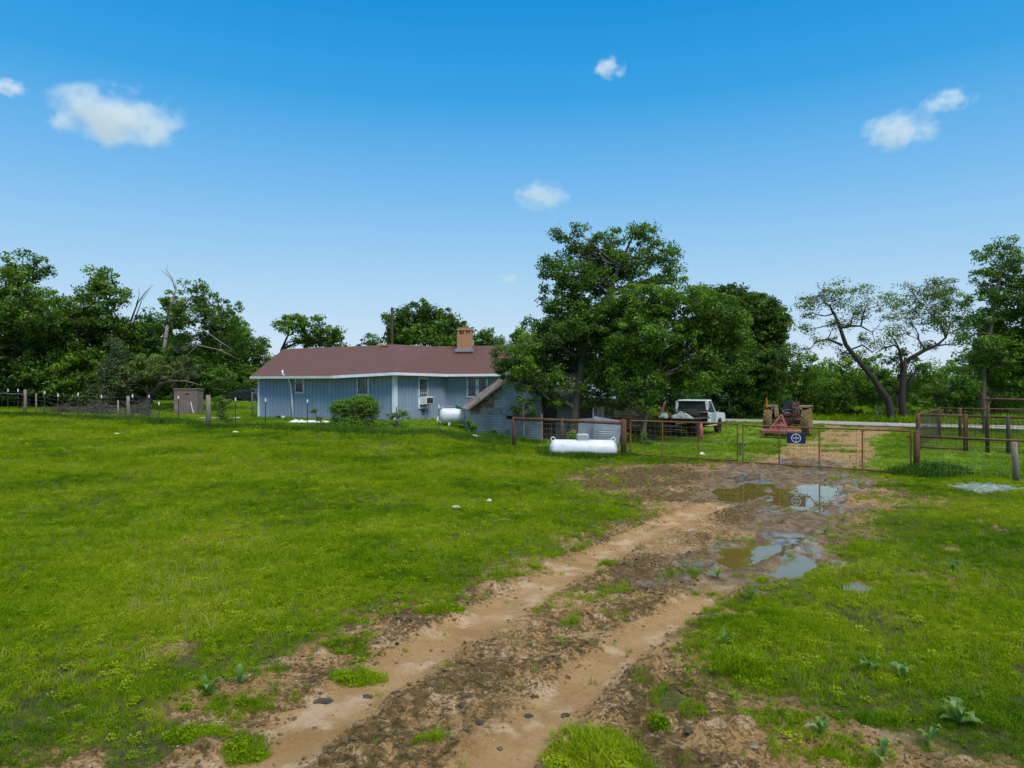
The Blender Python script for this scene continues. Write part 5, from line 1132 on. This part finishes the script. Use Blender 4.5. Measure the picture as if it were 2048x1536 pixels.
hr.sticks([(-1,1.34,1.32)], [(1,1.34,1.32)], .035, .035, 6); hr.build('headache_rack', M['dark_metal'], truck, True)
arm = MB(); arm.tube([(-.88,-.6,.95), (-.93,-.3,1.35), (-.88,-.05,1.75), (-.86,.02,1.78)], [.09,.10,.05,.03], 6); arm.tube([(-.88,-.5,1.05),(-.4,-.7,1.2),(-.15,-.95,1.16)], .03, 6); arm.tube([(-.9,-.3,1.25),(-1.15,-.9,1.05)], .025, 6); arm.tube([(-.2,-1.15,1.22),(-.12,-1.2,1.0),(-.1,-1.2,.82)], [.04,.10,.06], 6); arm.build('bale_arm', M['tractor_red'], truck, True)
tw = MB(); tw.lathe([(.20,-.10),(.34,-.11),(.36,0),(.34,.11),(.20,.10)], (0,0,0), 28, 'z'); R = Matrix.Rotation(rad(24), 3, 'X') @ Matrix.Rotation(rad(16), 3, 'Y')
o = tw.build('spare_tyre', M['rubber'], None, True, True); 
def on_truck(o, p, rot=None):
    Rz = Matrix.Rotation(rad(-35), 4, 'Z'); o.matrix_world = Matrix.Translation(Vector(truck.location)) @ Rz @ Matrix.Translation(p) @ (rot.to_4x4() if rot else Matrix.Identity(4))
on_truck(o, (.30, .90, 1.16), R); tag(o, 'dark tyre leaning against the pickup rear window', 'tyre')
def lump(name, m_, rx, ry, h, seed, n=26, rough=.5):
    na, nr = n*2, n//2; aa, rr = np.meshgrid(np.linspace(0, 2*math.pi, na, endpoint=False), np.linspace(.02, 1, nr)); ca, sa_ = np.cos(aa), np.sin(aa)
    e = .36+1.05*fbm(ca*2.2+seed, sa_*2.2+9, seed, 3); x = rr*e*ca; y = rr*e*sa_
    z = h*(1-rr**2.5)*(1-rough+rough*2*fbm(x*3+seed, y*3, seed, 3))-.10*h*rr
    i = (np.arange(nr-1)[:, None]*na+np.arange(na)[None]).ravel(); j = (np.arange(nr-1)[:, None]*na+(np.arange(na)[None]+1) % na).ravel()
    return MB().add(np.stack([x.ravel()*rx, y.ravel()*ry, z.ravel()], 1), np.stack([i, j, j+na, i+na], 1)).build(name, m_, None, True, True)
o = lump('netting_heap', M['net'], .62, .34, .24, 4, rough=.8); on_truck(o, (.25, -.72, .985)); tag(o, 'heap of pale green bale netting on the back of the pickup bed', 'netting')
o = lump('netting_heap', M['net'], .3, .28, .2, 6, rough=.8); on_truck(o, (-.62, -.8, .985)); tag(o, 'small heap of netting at the left side of the pickup bed', 'netting')
# -- tractor
q = G(1579, 873); tz = rad(-31); tractor = thing('tractor', 'rusty red old tractor with muddy lugged rear tyres seen from behind', 'tractor', (q[0]+.1, q[1]+.5, 0), tz)
for s in (-1, 1):
    wheel(tractor, s*.92, 0, .73, .42, M['tractor_red'], s, True, tyre=M['muddy_tyre'])
    wheel(tractor, s*.74, 2.25, .40, .2, M['tan_metal'], s, tyre=M['muddy_tyre'])
    fe = MB(); fe.prism([(-.30,1.56),(-.26,1.60),(.62,1.60),(.86,1.38),(.82,1.34),(.60,1.55)], 0, min(s*.60, s*1.12), max(s*.60, s*1.12)); fe.prism([(-.30,1.57),(.6,1.57),(.84,1.35),(.84,.95),(-.05,.95),(-.30,1.2)], 0, min(s*.60, s*.63), max(s*.60, s*.63)); fe.prism([(-.33,1.60),(-.33,1.50),(-.29,1.50),(-.29,1.60)], 0, min(s*.60, s*1.12), max(s*.60, s*1.12))
    fe.build('fender', M['tan_metal'], tractor, True)
    MB().tube([(s*.22,-.75,.42),(s*.30,-.35,.62),(s*.3,0,.75)], .03, 6).tube([(s*.22,-.45,.6),(s*.24,-.25,1.1)], .018, 6).tube([(s*.18,0,1.12),(s*.25,-.38,1.12)], .035, 6).build('lift_arm', M['tractor_red'], tractor, True, True)
    MB().bbox((s*.70,-.34,1.42), (.07,.05,.10), .01).build('lamp', M['chrome'], tractor, True)
b_ = MB(); b_.bbox((0, .15, .82), (.46, .85, .52), .05); b_.tube([(-.75,0,.73),(.75,0,.73)], .13, 10); b_.bbox((0, 1.0, .80), (.36, 1.1, .40), .04); b_.bbox((0, 2.05, .70), (.42, 1.0, .34), .04); b_.tube([(-.7,2.25,.42),(.7,2.25,.42)], .05, 8); b_.bbox((0,-.12,1.12), (.36,.4,.18), .03); b_.build('chassis', M['tractor_red'], tractor, True)
MB().bbox((0, 1.75, 1.22), (.50, 1.55, .52), .08).build('hood', M['tractor_red'], tractor, True)
MB().bbox((0, .95, 1.32), (.46, .12, .34), .03).build('dashboard', M['dark_metal'], tractor, True)
MB().bbox((0, .38, .98), (1.15, .75, .04), .01).build('footplate', M['dark_metal'], tractor, True)
sw = MB(); sw.tube([(.20*math.cos(a), .62+.08*math.sin(a), 1.66+.18*math.sin(a)) for a in [2*math.pi*k/18 for k in range(19)]], .014, 6); sw.tube([(0,.62,1.66),(0,.9,1.42)], .02, 6); sw.build('steering_wheel', M['black_seat'], tractor, True)
se = MB(); se.prism([(-.20,1.32),(-.22,1.55),(-.17,1.72),(-.10,1.84),(.10,1.84),(.17,1.72),(.22,1.55),(.20,1.32)], 1, -.22, -.13, Matrix.Rotation(-.1, 3, 'X'), (0,0,0)); se.bbox((0,.0,1.34), (.44,.42,.12), .04); st__ = se.build('seat', M['black_seat'], tractor, True)
MB().bbox((0,-.06,1.24), (.24,.24,.10), .02).box((-.18,-.25,1.29), (.10,.05,.08)).build('seat_base', M['chrome'], st__, True)
for i, (x_, y_, z_) in enumerate([(.30,.3,1.25),(.38,.15,1.2),(.45,.25,1.28),(-.32,.2,1.2)]): MB().tube([(x_,y_,.95),(x_+.02,y_-.08,z_+.1),(x_+.02,y_-.1,z_+.16)], [.012,.012,.026], 6).build('lever', M['dark_metal'], tractor, True, True)
MB().tube([(.20,1.4,1.4),(.20,1.4,2.0)], .035, 8).build('exhaust', M['dark_metal'], tractor, True)
mb = MB(); mb.bbox((.42,-.1,1.62), (.34,.16,.16), .03); mb.tube([(.3,-.12,1.7),(.45,-.1,1.78),(.62,-.05,1.72)], .04, 6); mb.bbox((.40,-.22,1.15), (.2,.2,.3), .03); mb.tube([(.30,-.3,.7),(.34,-.34,1.35)], .03, 6); mb.tube([(-.34,-.3,.6),(-.36,-.34,1.25)], .025, 6); mb.build('linkage', M['tractor_red'], tractor, True)
MB().bbox((-.98,-.36,1.80), (.055,.02,.34), .008, Matrix.Rotation(-.08,3,'Y')).tube([(-.96,-.36,1.45),(-.98,-.36,1.66)], .02, 6).build('marker', M['orange'], tractor, True)
# -- rotary mower behind it
mc, ms = math.cos(tz), math.sin(tz); loc = (tractor.location[0]+1.95*ms, tractor.location[1]-1.95*mc, 0)
mow = thing('rotary_mower', 'faded red rotary mower deck hitched behind the tractor', 'mower', loc, tz*.75)
dk = MB(); dk.prism([(-.95,-.40),(-.86,-.62),(.86,-.62),(.95,-.40),(.92,.40),(.72,.62),(-.72,.62),(-.92,.40)], 2, .27, .42); dk.build('deck', M['deck_red'], mow, True)
dk = MB(); dk.prism([(-.97,-.42),(-.88,-.645),(.88,-.645),(.97,-.42),(.94,.42),(.74,.645),(-.74,.645),(-.94,.42)], 2, .36, .40); dk.box((-.3, -.1, .45), (.9, .08, .06)); dk.box((.3, .15, .45), (1.0, .08, .06)); dk.build('deck_rim', M['deck_red'], mow, True)
MB().bbox((0, .05, .56), (.30, .30, .26), .03).tube([(0,.05,.68),(0,.05,.78)], .10, 10).build('gearbox', M['deck_red'], mow, True)
mb = MB(); mb.sticks([(-.52,-.40,.44),(.28,-.50,.44),(-.30,.60,.44),(.30,.60,.44)], [(-.03,.72,1.12),(.02,.72,1.12),(-.04,.74,1.12),(.05,.74,1.12)], .022, .022, 6); mb.box((0,.72,1.13), (.16,.05,.05)); mb.build('hitch_frame', M['deck_red'], mow, True)
MB().bbox((-.1,.62,.56), (.66,.04,.26), .01).build('hitch_plate', M['deck_red'], mow, True)
MB().tube([(0,.1,.60),(0,1.2,.72)], .05, 8).build('drive_shaft', M['dark_metal'], mow, True)
mb = MB(); mb.tube([(-.5,-.3,.14),(.5,-.3,.14)], .02, 6); 
for k in range(12): mb.tube([(-.82+k*.15,-.60,.27),(-.82+k*.15,-.61,.10)], .012, 4)
mb.build('chain_guard', M['dark_metal'], mow, True)
# -- parked dark car
q = G(505, 811); car = thing('parked_car', 'dark car with black windows parked under the trees by the house corner', 'car', (P(497,0,75)[0]-.6, 75, Hs(-28,75)), rad(80))
# local: y forward (to the left in the photo)
prof = [(-2.1,.35),(-2.15,.75),(-2.05,1.0),(1.0,1.0),(1.9,.86),(2.15,.70),(2.2,.38)]
mb = MB(); mb.prism(prof, 0, -.87, .87); cb = mb.build('body', M['car_dark'], car, True)
mb = MB(); mb.prism([(-2.0,1.0),(-1.75,1.30),(-1.3,1.50),(-.1,1.52),(.45,1.40),(1.05,1.0)], 0, -.70, .70); mb.build('cabin', M['car_dark'], car, True)
for s in (-1, 1):
    MB().add([(s*.715,-1.7,1.02),(s*.715,.85,1.02),(s*.708,.35,1.38),(s*.708,-.1,1.45),(s*.708,-1.25,1.44)], [(0,1,2,3,4)]).build('side_window', M['glass_dark'], car, True)
    MB().tube([(s*.71,-1.9,1.12),(s*.71,-1.3,1.50),(s*.71,-.1,1.52),(s*.71,.5,1.38),(s*.72,1.05,1.02)], .022, 5).build('roof_trim', M['chrome'], car, True)
    MB().bbox((s*.78,-2.08,.86), (.16,.14,.26), .02).build('tail_lamp', M['tail'], car, True)
    for y_ in (-1.35, 1.4): wheel(car, s*.80, y_, .33, .2, M['chrome'], s)
# ================================================================ BLOCK HUT
q = G(376, 829); hut = thing('block_hut', 'small flat roofed brown block hut at the edge of the trees', 'hut', (q[0], q[1]+.9, q[2]), rad(6)); hut.scale = (.80, .80, .86); hut.location.x -= .35
w2, hh = .93, 1.95; mb = MB(); mb.box((0, 0, hh/2-.1), (2*w2, 1.7, hh+.2)); wl_ = mb.build('wall', M['block'], hut, True)
gm_ = MB()
for k in range(1, 10): gm_.box((0, -.853, k*.2), (2*w2-.01, .006, .012))
for k in range(10):
    for j in range(5): gm_.box((-w2+.2+j*.4-(k % 2)*.2+.2, -.853, k*.2+.1), (.012, .006, .19))
gm_.build('mortar', mat('hut_mortar', (.12,.09,.08), None, .9, 5), wl_, True)
MB().box((.15, -.855, 1.62), (.36, .02, .13)).build('opening', M['dark_metal'], wl_, True)
MB().bbox((0, 0, hh+.05), (2*w2+.12, 1.85, .08), .02).build('roof', M['wood'], hut, True)
o = MB().box((0,0,0), (.05,.03,.75), Matrix.Rotation(-.25,3,'Y')).build('lath', M['white']); q = G(388, 829); o.location = (q[0], q[1]-.3, q[2]+.5); tag(o, 'short pale stick leaning in front of the block hut', 'stick')
q = G(470, 838); o = MB().bbox((0,0,0), (2.3,.7,.08), .02, Matrix.Rotation(.15,3,'Z')).build('concrete_slab', M['concrete']); o.location = (q[0]-.9, q[1], q[2]+.06); tag(o, 'pale concrete slab lying flat between hut and house', 'slab')
# ================================================================ BRUSH PILES
def brush(lab, u, v, w_, h_, n, seed, m_):
    rng = np.random.RandomState(seed); x, y, z = G(u, v); A = []; B = []
    c = np.stack([rng.uniform(-w_/2, w_/2, n), rng.uniform(-.8, .8, n), rng.rand(n)**1.3*h_], 1); c[:, 2] *= 1-(np.abs(c[:, 0])/(w_/2))**1.2*.9
    d = rng.randn(n, 3)*[1, .8, .45]; d /= np.linalg.norm(d, axis=1, keepdims=True); L_ = (.3+1.1*rng.rand(n))[:, None]
    a = c-d*L_/2; b_ = c+d*L_/2; a[:, 2] = np.abs(a[:, 2]); b_[:, 2] = np.abs(b_[:, 2]); mid = (a+b_)/2+rng.randn(n, 3)*.08
    r = .008+.02*rng.rand(n)**2
    o = MB().sticks(a, mid, r, r*.9, 4).sticks(mid, b_, r*.9, r*.4, 4).build('brush_pile', m_); o.location = (x, y, z); return tag(o, lab, 'brush pile')
brush('grey heap of cut branches behind the fence left of the juniper', 200, 829, 1.8, .8, 220, 1, M['brushgrey'])
brush('brown heap of brush and twigs behind the wire fence, left of the grey heap', 135, 827, 2.0, .45, 160, 2, M['darkwood'])
brush('grey tangle of branches right of the juniper by the dark hollow', 275, 832, 1.5, .9, 200, 3, M['brushgrey'])
brush('tangle of sticks under the leaning tree by the short gate', 1310, 872, 2.2, 1.1, 500, 5, M['darkwood'])
# ================================================================ BUSHES, VINES AND WEEDS
def shrub(lab, Y, base, lobes, lm, leaf, seed, tint=0, dens=1.0, cr=.22, nm='shrub', cat='shrub', stems=3, per=46, up=.35, grp=None):
    rng = np.random.RandomState(seed); x, y, z = P(base[0], base[1], Y); z = Hs(x, y); r = thing(nm, lab, cat, (x, y, z), group=grp); tm = MB(); cs = []
    for (u, v, ru, rv) in lobes:
        c = np.array(P(u, v, Y)); rx, rz = ru*Y/F, rv*Y/F; ry = rx*.8; k = max(5, int(dens*rx*ry*rz/(cr**3)*2.2)); d = rng.randn(k, 3); d /= np.linalg.norm(d, axis=1, keepdims=True)
        cc = c+d*(rng.rand(k)**.4)[:, None]*[rx, ry, rz]; cc[:, 2] = np.maximum(cc[:, 2], z+.05); cs.append(cc)
        s0 = np.array([x+rng.uniform(-.15, .15), y, z-.05]); lp = limb_path(s0, c, rng, 4, .12); tm.tube(lp, [.028, .022, .017, .012, .006], 5)
        b0 = np.repeat(np.array(lp[-2])[None], len(cc), 0); tm.sticks(b0, cc, .008, .003, 4)
    tm.build('stem', M['bark'], r, smooth=True); c = np.concatenate(cs); fm = MB(); ti = foliage(fm, c, cr*(.6+.8*rng.rand(len(c))), per, leaf, rng, np.clip(.45+tint+.2*rng.randn(len(c)), 0, 1), up=up)
    fm.build('foliage', lm, r, attrs={'tint': ti}); return r
shrub('bright vine covered bush standing against the blue house wall', 34.5, (712,868), [(688,810,26,12),(676,818,16,12),(725,804,28,13),(738,815,22,16),(705,830,24,12),(700,850,30,14),(725,850,26,14),(745,828,10,10),(672,845,14,14),(690,862,26,8),(735,862,22,8)], L_bright, .05, 61, .05, 2.6)
shrub('spindly shrub with arching twigs right of the vine covered bush', 34.2, (790,872), [(800,828,12,9),(782,832,8,8),(812,832,8,7),(790,850,10,12),(775,860,14,9),(800,865,10,8),(765,850,7,8)], L_mid, .045, 62, .15, .8, .15)
shrub('thin weed stalks left of the vine covered bush', 34.8, (640,862), [(638,836,4,5),(630,822,6,3),(648,850,5,10),(655,860,8,8),(636,855,5,8)], L_olive, .04, 63, .1, .7, .13, 'weed', 'weed')
shrub('pale leaved bush behind the wooden fence post near the hut', 39, (443,845), [(440,796,9,6),(432,802,9,6),(452,802,9,6),(445,812,10,8),(438,826,7,10),(455,835,7,8)], L_bright, .06, 64, -.1, .6, .2)
shrub('leafy weeds round the foot of the second wooden post', 36.5, (460,852), [(450,848,10,6),(470,850,9,6),(459,843,4,6)], L_mid, .05, 65, 0, 1, .15, 'weed', 'weed')
shrub('tall weeds before the left corner of the tin shed', 33, (942,880), [(945,858,6,16),(938,850,5,10),(951,852,5,10),(942,874,9,8)], L_mid, .045, 66, .1, .8, .12, 'weed', 'weed')
shrub('weeds at the foot of the tin shed wall', 33.5, (985,878), [(980,864,6,10),(990,862,5,8),(975,874,9,6),(1000,876,10,6)], L_mid, .045, 67, .1, .7, .12, 'weed', 'weed')
shrub('leafy weed between the propane tank and the tree trunk', 29.2, (1143,890), [(1143,866,6,9),(1146,874,7,9),(1140,880,7,8)], L_bright, .05, 68, 0, .9, .13, 'weed', 'weed')
shrub('weeds clumped at the foot of the right hand gate post', 19.6, (1845,948), [(1850,938,16,9),(1872,932,10,10),(1880,942,18,7),(1835,945,10,7)], L_mid, .035, 69, .05, 1.0, .10, 'weed', 'weed')
shrub('small bush of weeds at the foot of the leaning tree', 30.5, (1288,888), [(1290,876,7,8),(1298,884,9,6)], L_bright, .045, 70, 0, .8, .12, 'weed', 'weed')
shrub('dark green weeds behind the left fence near the juniper', 39.5, (180,842), [(150,838,20,8),(185,836,22,9),(215,840,18,7)], L_mid, .07, 71, 0, 1.2, .22, 'weed', 'weed')
shrub('tall dry weeds round the wooden post right of the juniper', 42, (250,846), [(235,838,14,8),(258,836,14,10),(275,842,16,7)], L_olive, .06, 72, .1, 1, .2, 'weed', 'weed')
# broad leaved weeds in the foreground
def rosette(lab, u, v, R_, n, seed, col=None, h=.12):
    rng = np.random.RandomState(seed); x, y, z = G(u, v); z += float(micro(np.array([x]), np.array([y]))[0]); V = []; Fc = []; T = []
    for i in range(n):
        a = 6.283*i/n+rng.uniform(-.3, .3); L_ = R_*(.6+.5*rng.rand()); el_ = rng.uniform(.25, 1.0); wd = L_*rng.uniform(.28, .5); L_ *= .85; m = 6; n0 = len(V)
        sx, sy = math.cos(a), math.sin(a); px_, py_ = -sy, sx
        for j in range(m+1):
            t = j/m; r = L_*t*math.cos(el_*(1-.8*t)); zz = h*math.sin(t*2.2)*el_*1.3+.01; ww = wd*math.sin(math.pi*min(1, t*.88+.06))**.8*(.7 if j % 2 else 1)
            if j == m: ww = .002
            V += [(sx*r-px_*ww/2, sy*r-py_*ww/2, zz+.012*(1-t)), (sx*r, sy*r, zz), (sx*r+px_*ww/2, sy*r+py_*ww/2, zz+.012*(1-t))]; T += [rng.uniform(.3, .9)]*3
        for j in range(m):
            k = n0+3*j; Fc += [(k, k+1, k+4, k+3), (k+1, k+2, k+5, k+4)]
    o = MB().add(V, Fc).build('broadleaf_weed', L_weed, attrs={'tint': T}); o.location = (x, y, z); return tag(o, lab, 'weed', 'broad leaved weeds at the track edge')
rosette('largest broad leaved weed, with long pale leaves near the bottom right corner', 1915, 1445, .20, 9, 1, h=.13)
rosette('broad leaved weed below and left of the largest one at bottom right', 1860, 1492, .14, 7, 2)
rosette('broad leaved weed standing alone near the bottom edge, right of the bare track', 1640, 1480, .13, 7, 3)
rosette('tiny pale weed cut off by the bottom edge of the photo', 1760, 1528, .12, 7, 4)
rosette('pale weed in short grass right of the track, the upper left of a pair', 1735, 1340, .15, 8, 5)
rosette('pale weed in short grass right of the track, the lower right of a pair', 1800, 1355, .15, 8, 6)
rosette('small weed at the right edge of the bare track, beside a grass clump', 1450, 1290, .13, 7, 7)
rosette('small thistle like weed at the left edge of the bare track', 420, 1385, .13, 9, 8)
rosette('pale weed just above the thistle like one at the left track edge', 480, 1362, .12, 8, 9)
rosette('small weed growing in the lip of the nearest puddle', 1434, 1154, .14, 6, 10)
rosette('small pale weed in grass just right of the wheel track below the puddles', 1500, 1200, .12, 7, 11)
rosette('small weed in the mud between the gate puddles and the right hand grass', 1650, 1072, .12, 7, 12)
rosette('small weed right of the puddles, in the right hand grass', 1905, 1145, .14, 7, 13)
# dung pats on the track
for i, (u, v, r_, lab) in enumerate([(648,1393,.085,'largest dark dung pat on the left side of the track'),(625,1357,.06,'dung pat just above the largest one'),(578,1334,.05,'dung pat at the grass edge, topmost of the left group'),(515,1340,.04,'flat dung pat in the edge of the grass, farthest left'),(736,1382,.055,'dung pat right of the largest one'),
      (795,1378,.045,'dung pat right of the middle of the track, small and faint'),(875,1370,.055,'dung pat in the centre strip of the track, upper one'),(925,1405,.05,'dung pat in the centre strip, below the upper one'),(958,1446,.07,'dung pat in the centre strip, largest there'),(1056,1422,.05,'dung pat in the right wheel track, left of two'),(1130,1421,.05,'dung pat in the right wheel track, right of two'),
      (1375,1463,.06,'dark dung pat near the bottom right of the bare track')]):
    x, y, z = G(u, v); z += float(micro(np.array([x]), np.array([y]))[0]); o = lump('dung_pat', M['dung'], r_*.95, r_*.7, .012, 20+i, 16, .6); o.location = (x, y, z+.004); o.rotation_euler = (0, 0, i*.7); tag(o, lab, 'dung', 'dung pats on the track')
# litter and scraps
def scrap(lab, cat, u, v, rx, ry, h, m_, seed, nm, dz=0):
    x, y, z = G(u, v); z += float(micro(np.array([x]), np.array([y]))[0]); o = lump(nm, m_, rx, ry, h, seed, 18, .9); o.location = (x, y, z+dz); return tag(o, lab, cat)
scrap('pale green tangle of bale netting on the grass by the right hand fence', 'netting', 1970, 983, .50, .30, .10, M['net'], 3, 'netting_heap', .03)
rn = np.random.RandomState(8); nt_ = G(1970, 983); n_ = 320; a = rn.rand(n_)*6.28; rr_ = np.sqrt(rn.rand(n_)); A = np.stack([rr_*np.cos(a)*.72, rr_*np.sin(a)*.42, .05+.14*rn.rand(n_)*(1-rr_)+.03], 1); B = A+rn.randn(n_, 3)*[.13, .1, .035]; B[:, 2] = np.abs(B[:, 2])
o = MB().sticks(A, B, .005, .004, 4).build('netting_strands', M['net']); nh = [q for q in bpy.data.objects if q.name.startswith('netting_heap')][-1]; o.parent = nh; 
scrap('crumpled white scrap in the middle of the field', 'litter', 978, 1008, .06, .04, .04, M['tarp'], 11, 'litter', .07)
scrap('flat pale scrap left of the crumpled white one in the field', 'litter', 912, 1022, .13, .05, .03, M['net'], 12, 'litter', .05)
scrap('yellowed scrap in the grass below the hut', 'litter', 471, 870, .15, .05, .04, M['yellowsoft'], 13, 'litter', .16)
scrap('small yellowed scrap in the grass left of the juniper post', 'litter', 234, 873, .12, .05, .03, M['yellowsoft'], 14, 'litter', .16)
scrap('white sheet lying along the foot of the blue wall', 'sheet', 628, 848, .95, .35, .09, M['tarp'], 15, 'ground_sheet', .12)
scrap('white sheet heaped at the bottom of the waste pipe', 'sheet', 598, 847, .5, .3, .10, M['tarp'], 16, 'ground_sheet', .08)
scrap('white scrap in the grass at the foot of the tin shed', 'litter', 950, 877, .28, .1, .07, M['tarp'], 17, 'litter', .10)
scrap('dark clod of earth left of the muddy gateway', 'clod', 1207, 985, .12, .08, .07, M['clod'], 18, 'earth_clod')
scrap('white litter on the grass behind the short gate', 'litter', 1404, 911, .10, .06, .06, M['white'], 19, 'litter', .04)
scrap('brown dead leaf on the bare dirt near the bottom edge', 'leaf', 1508, 1502, .04, .03, .015, M['wood'], 21, 'dead_leaf', .01)
q = G(1744, 836); o = MB().bbox((0,0,0), (.62,.5,.35), .03, Matrix.Rotation(.5,3,'Z') @ Matrix.Rotation(.35,3,'Y')).build('white_box', M['white']); o.location = (q[0], q[1]-1.0, .38); tag(o, 'white box tipped over in the grass across the road', 'box')
q = G(640, 834)
for u, lab, m_, s in ((566, 'small white bucket against the blue wall', M['white'], 0), (557, 'dark blue tub against the blue wall beside the white bucket', M['navy'], 1)):
    x, y, z = P(u, 838, 43.2); MB_ = MB(); MB_.lathe([(.10,0),(.13,.22),(.12,.22),(.09,.02)], (0,0,0), 16); o = MB_.build('bucket', m_); o.location = (x, y, .56); tag(o, lab, 'bucket')
sh_ = thing('trestle', 'rough wooden trestle of slanting sticks under the air conditioner', 'trestle', (P(848,0,38.5)[0], 38.5, .45))
for a, b_ in (((826,852),(852,836)),((843,851),(866,836)),((842,834),(846,853)),((860,838),(864,853)),((845,834),(846,868))):
    pa, pb = P(a[0], a[1], 38.5), P(b_[0], b_[1], 38.3); MB().sticks([pa], [pb], .035, .03, 4).build('stick', M['wood'], sh_)
x, y, z = P(879, 850, 38.8); o = MB().lathe([(.16,0),(.17,.3),(.12,.42),(.05,.46)], (0,0,0), 18).build('gas_bottle', M['white'], smooth=True); o.location = (x, y, .48); tag(o, 'small white gas bottle left of the domed propane tank', 'gas bottle')
# utility pole behind the house
x, y, z = P(784, 690, 66); o = MB().tube([(0,0,0),(0,0,10.1-.6)], [.16,.12], 8).build('utility_pole', M['darkwood']); o.location = (x, y, .6); tag(o, 'dark wooden pole standing behind the roof beside the big tree', 'pole')
x, y, z = P(774, 690, 66); o = MB().tube([(0,0,0),(0,0,7.7)], .04, 6).build('mast', M['dark_metal']); o.location = (x, y, .6); tag(o, 'thin metal mast just left of the dark wooden pole', 'mast')
# broken branches lying about
for u, v, L_, lab in ((1015,1047,.5,'thin bent twig lying in the field grass'),(1420,945,.9,'pale broken branch in the mud by the gate'),):
    x, y, z = G(u, v); o = MB().tube([(-L_/2,0,.05),(-.1*L_,.06,.07),(.2*L_,-.03,.05),(L_/2,.05,.04)], [.012,.016,.014,.006], 6).build('stick', M['straw']); o.location = (x, y, z); tag(o, lab, 'stick')

# ================================================================ CLOUDS (real volumes, far off)
def cloud(lab, u, v, ru, rv, D, dens, seed):
    c = P(u, v, D); rx, rz = .93*ru*D/F, .93*rv*D/F; ry = rx*.8
    o = MB().lathe([(math.sin(math.pi*i/12)+1e-3, -math.cos(math.pi*i/12)) for i in range(13)], (0,0,0), 24).build('cloud', None, smooth=True)
    o.location = c; o.scale = (rx, ry, rz)
    m = bpy.data.materials.new('cloud_vapour'); m.use_nodes = True; t = m.node_tree; t.nodes.clear(); ou = N(t, 'ShaderNodeOutputMaterial'); pv = N(t, 'ShaderNodeVolumePrincipled')
    pv.inputs['Color'].default_value = (1,1,1,1); pv.inputs['Anisotropy'].default_value = .3
    ob = N(t, 'ShaderNodeTexCoord').outputs['Object']; ln = N(t, 'ShaderNodeVectorMath', operation='LENGTH')
    mp = N(t, 'ShaderNodeMapping'); mp.inputs[1].default_value = (seed*3.1, seed, 0); mp.inputs[3].default_value = (rx/rz*.75, rx/rz*.7, 1.0); t.links.new(ob, mp.inputs[0]); t.links.new(ob, ln.inputs[0])
    ns = noise(t, 1.3, 5, .6, mp.outputs[0])
    f = math_(t, 'SUBTRACT', 1.0, ln.outputs['Value']); f = math_(t, 'ADD', math_(t, 'MULTIPLY', f, 1.1), math_(t, 'MULTIPLY', math_(t, 'SUBTRACT', ns, .56), 3.3))
    f = rmp(t, f, (.08, 0.0), (1.0, 1.0)); edge = rmp(t, ln.outputs['Value'], (.80, 1.0), (1.0, 0.0)); f = math_(t, 'MULTIPLY', f, edge)
    t.links.new(math_(t, 'MULTIPLY', f, dens*.85/ry), pv.inputs['Density']); t.links.new(pv.outputs[0], ou.inputs['Volume'])
    o.data.materials.append(m); return tag(o, lab, 'cloud', 'small white clouds')
cloud('largest white cloud, high on the left', 228, 232, 165, 68, 600, 4.5, 1)
cloud('small cloud cut by the left edge of the photo', 14, 174, 45, 22, 600, 2.5, 2)
cloud('small puffy cloud high above the middle', 1220, 134, 42, 30, 600, 2.2, 3)
cloud('flattish cloud above the tall tree', 1086, 392, 72, 36, 600, 2.2, 4)
cloud('rounded cloud on the right, lower of the two there', 1800, 260, 90, 48, 600, 2.4, 5)
cloud('thin wispy cloud on the right, upper of the two there', 1898, 200, 70, 26, 600, 1.8, 6)
cloud('faint tiny cloud low above the house', 1018, 557, 44, 16, 600, 1.2, 7)
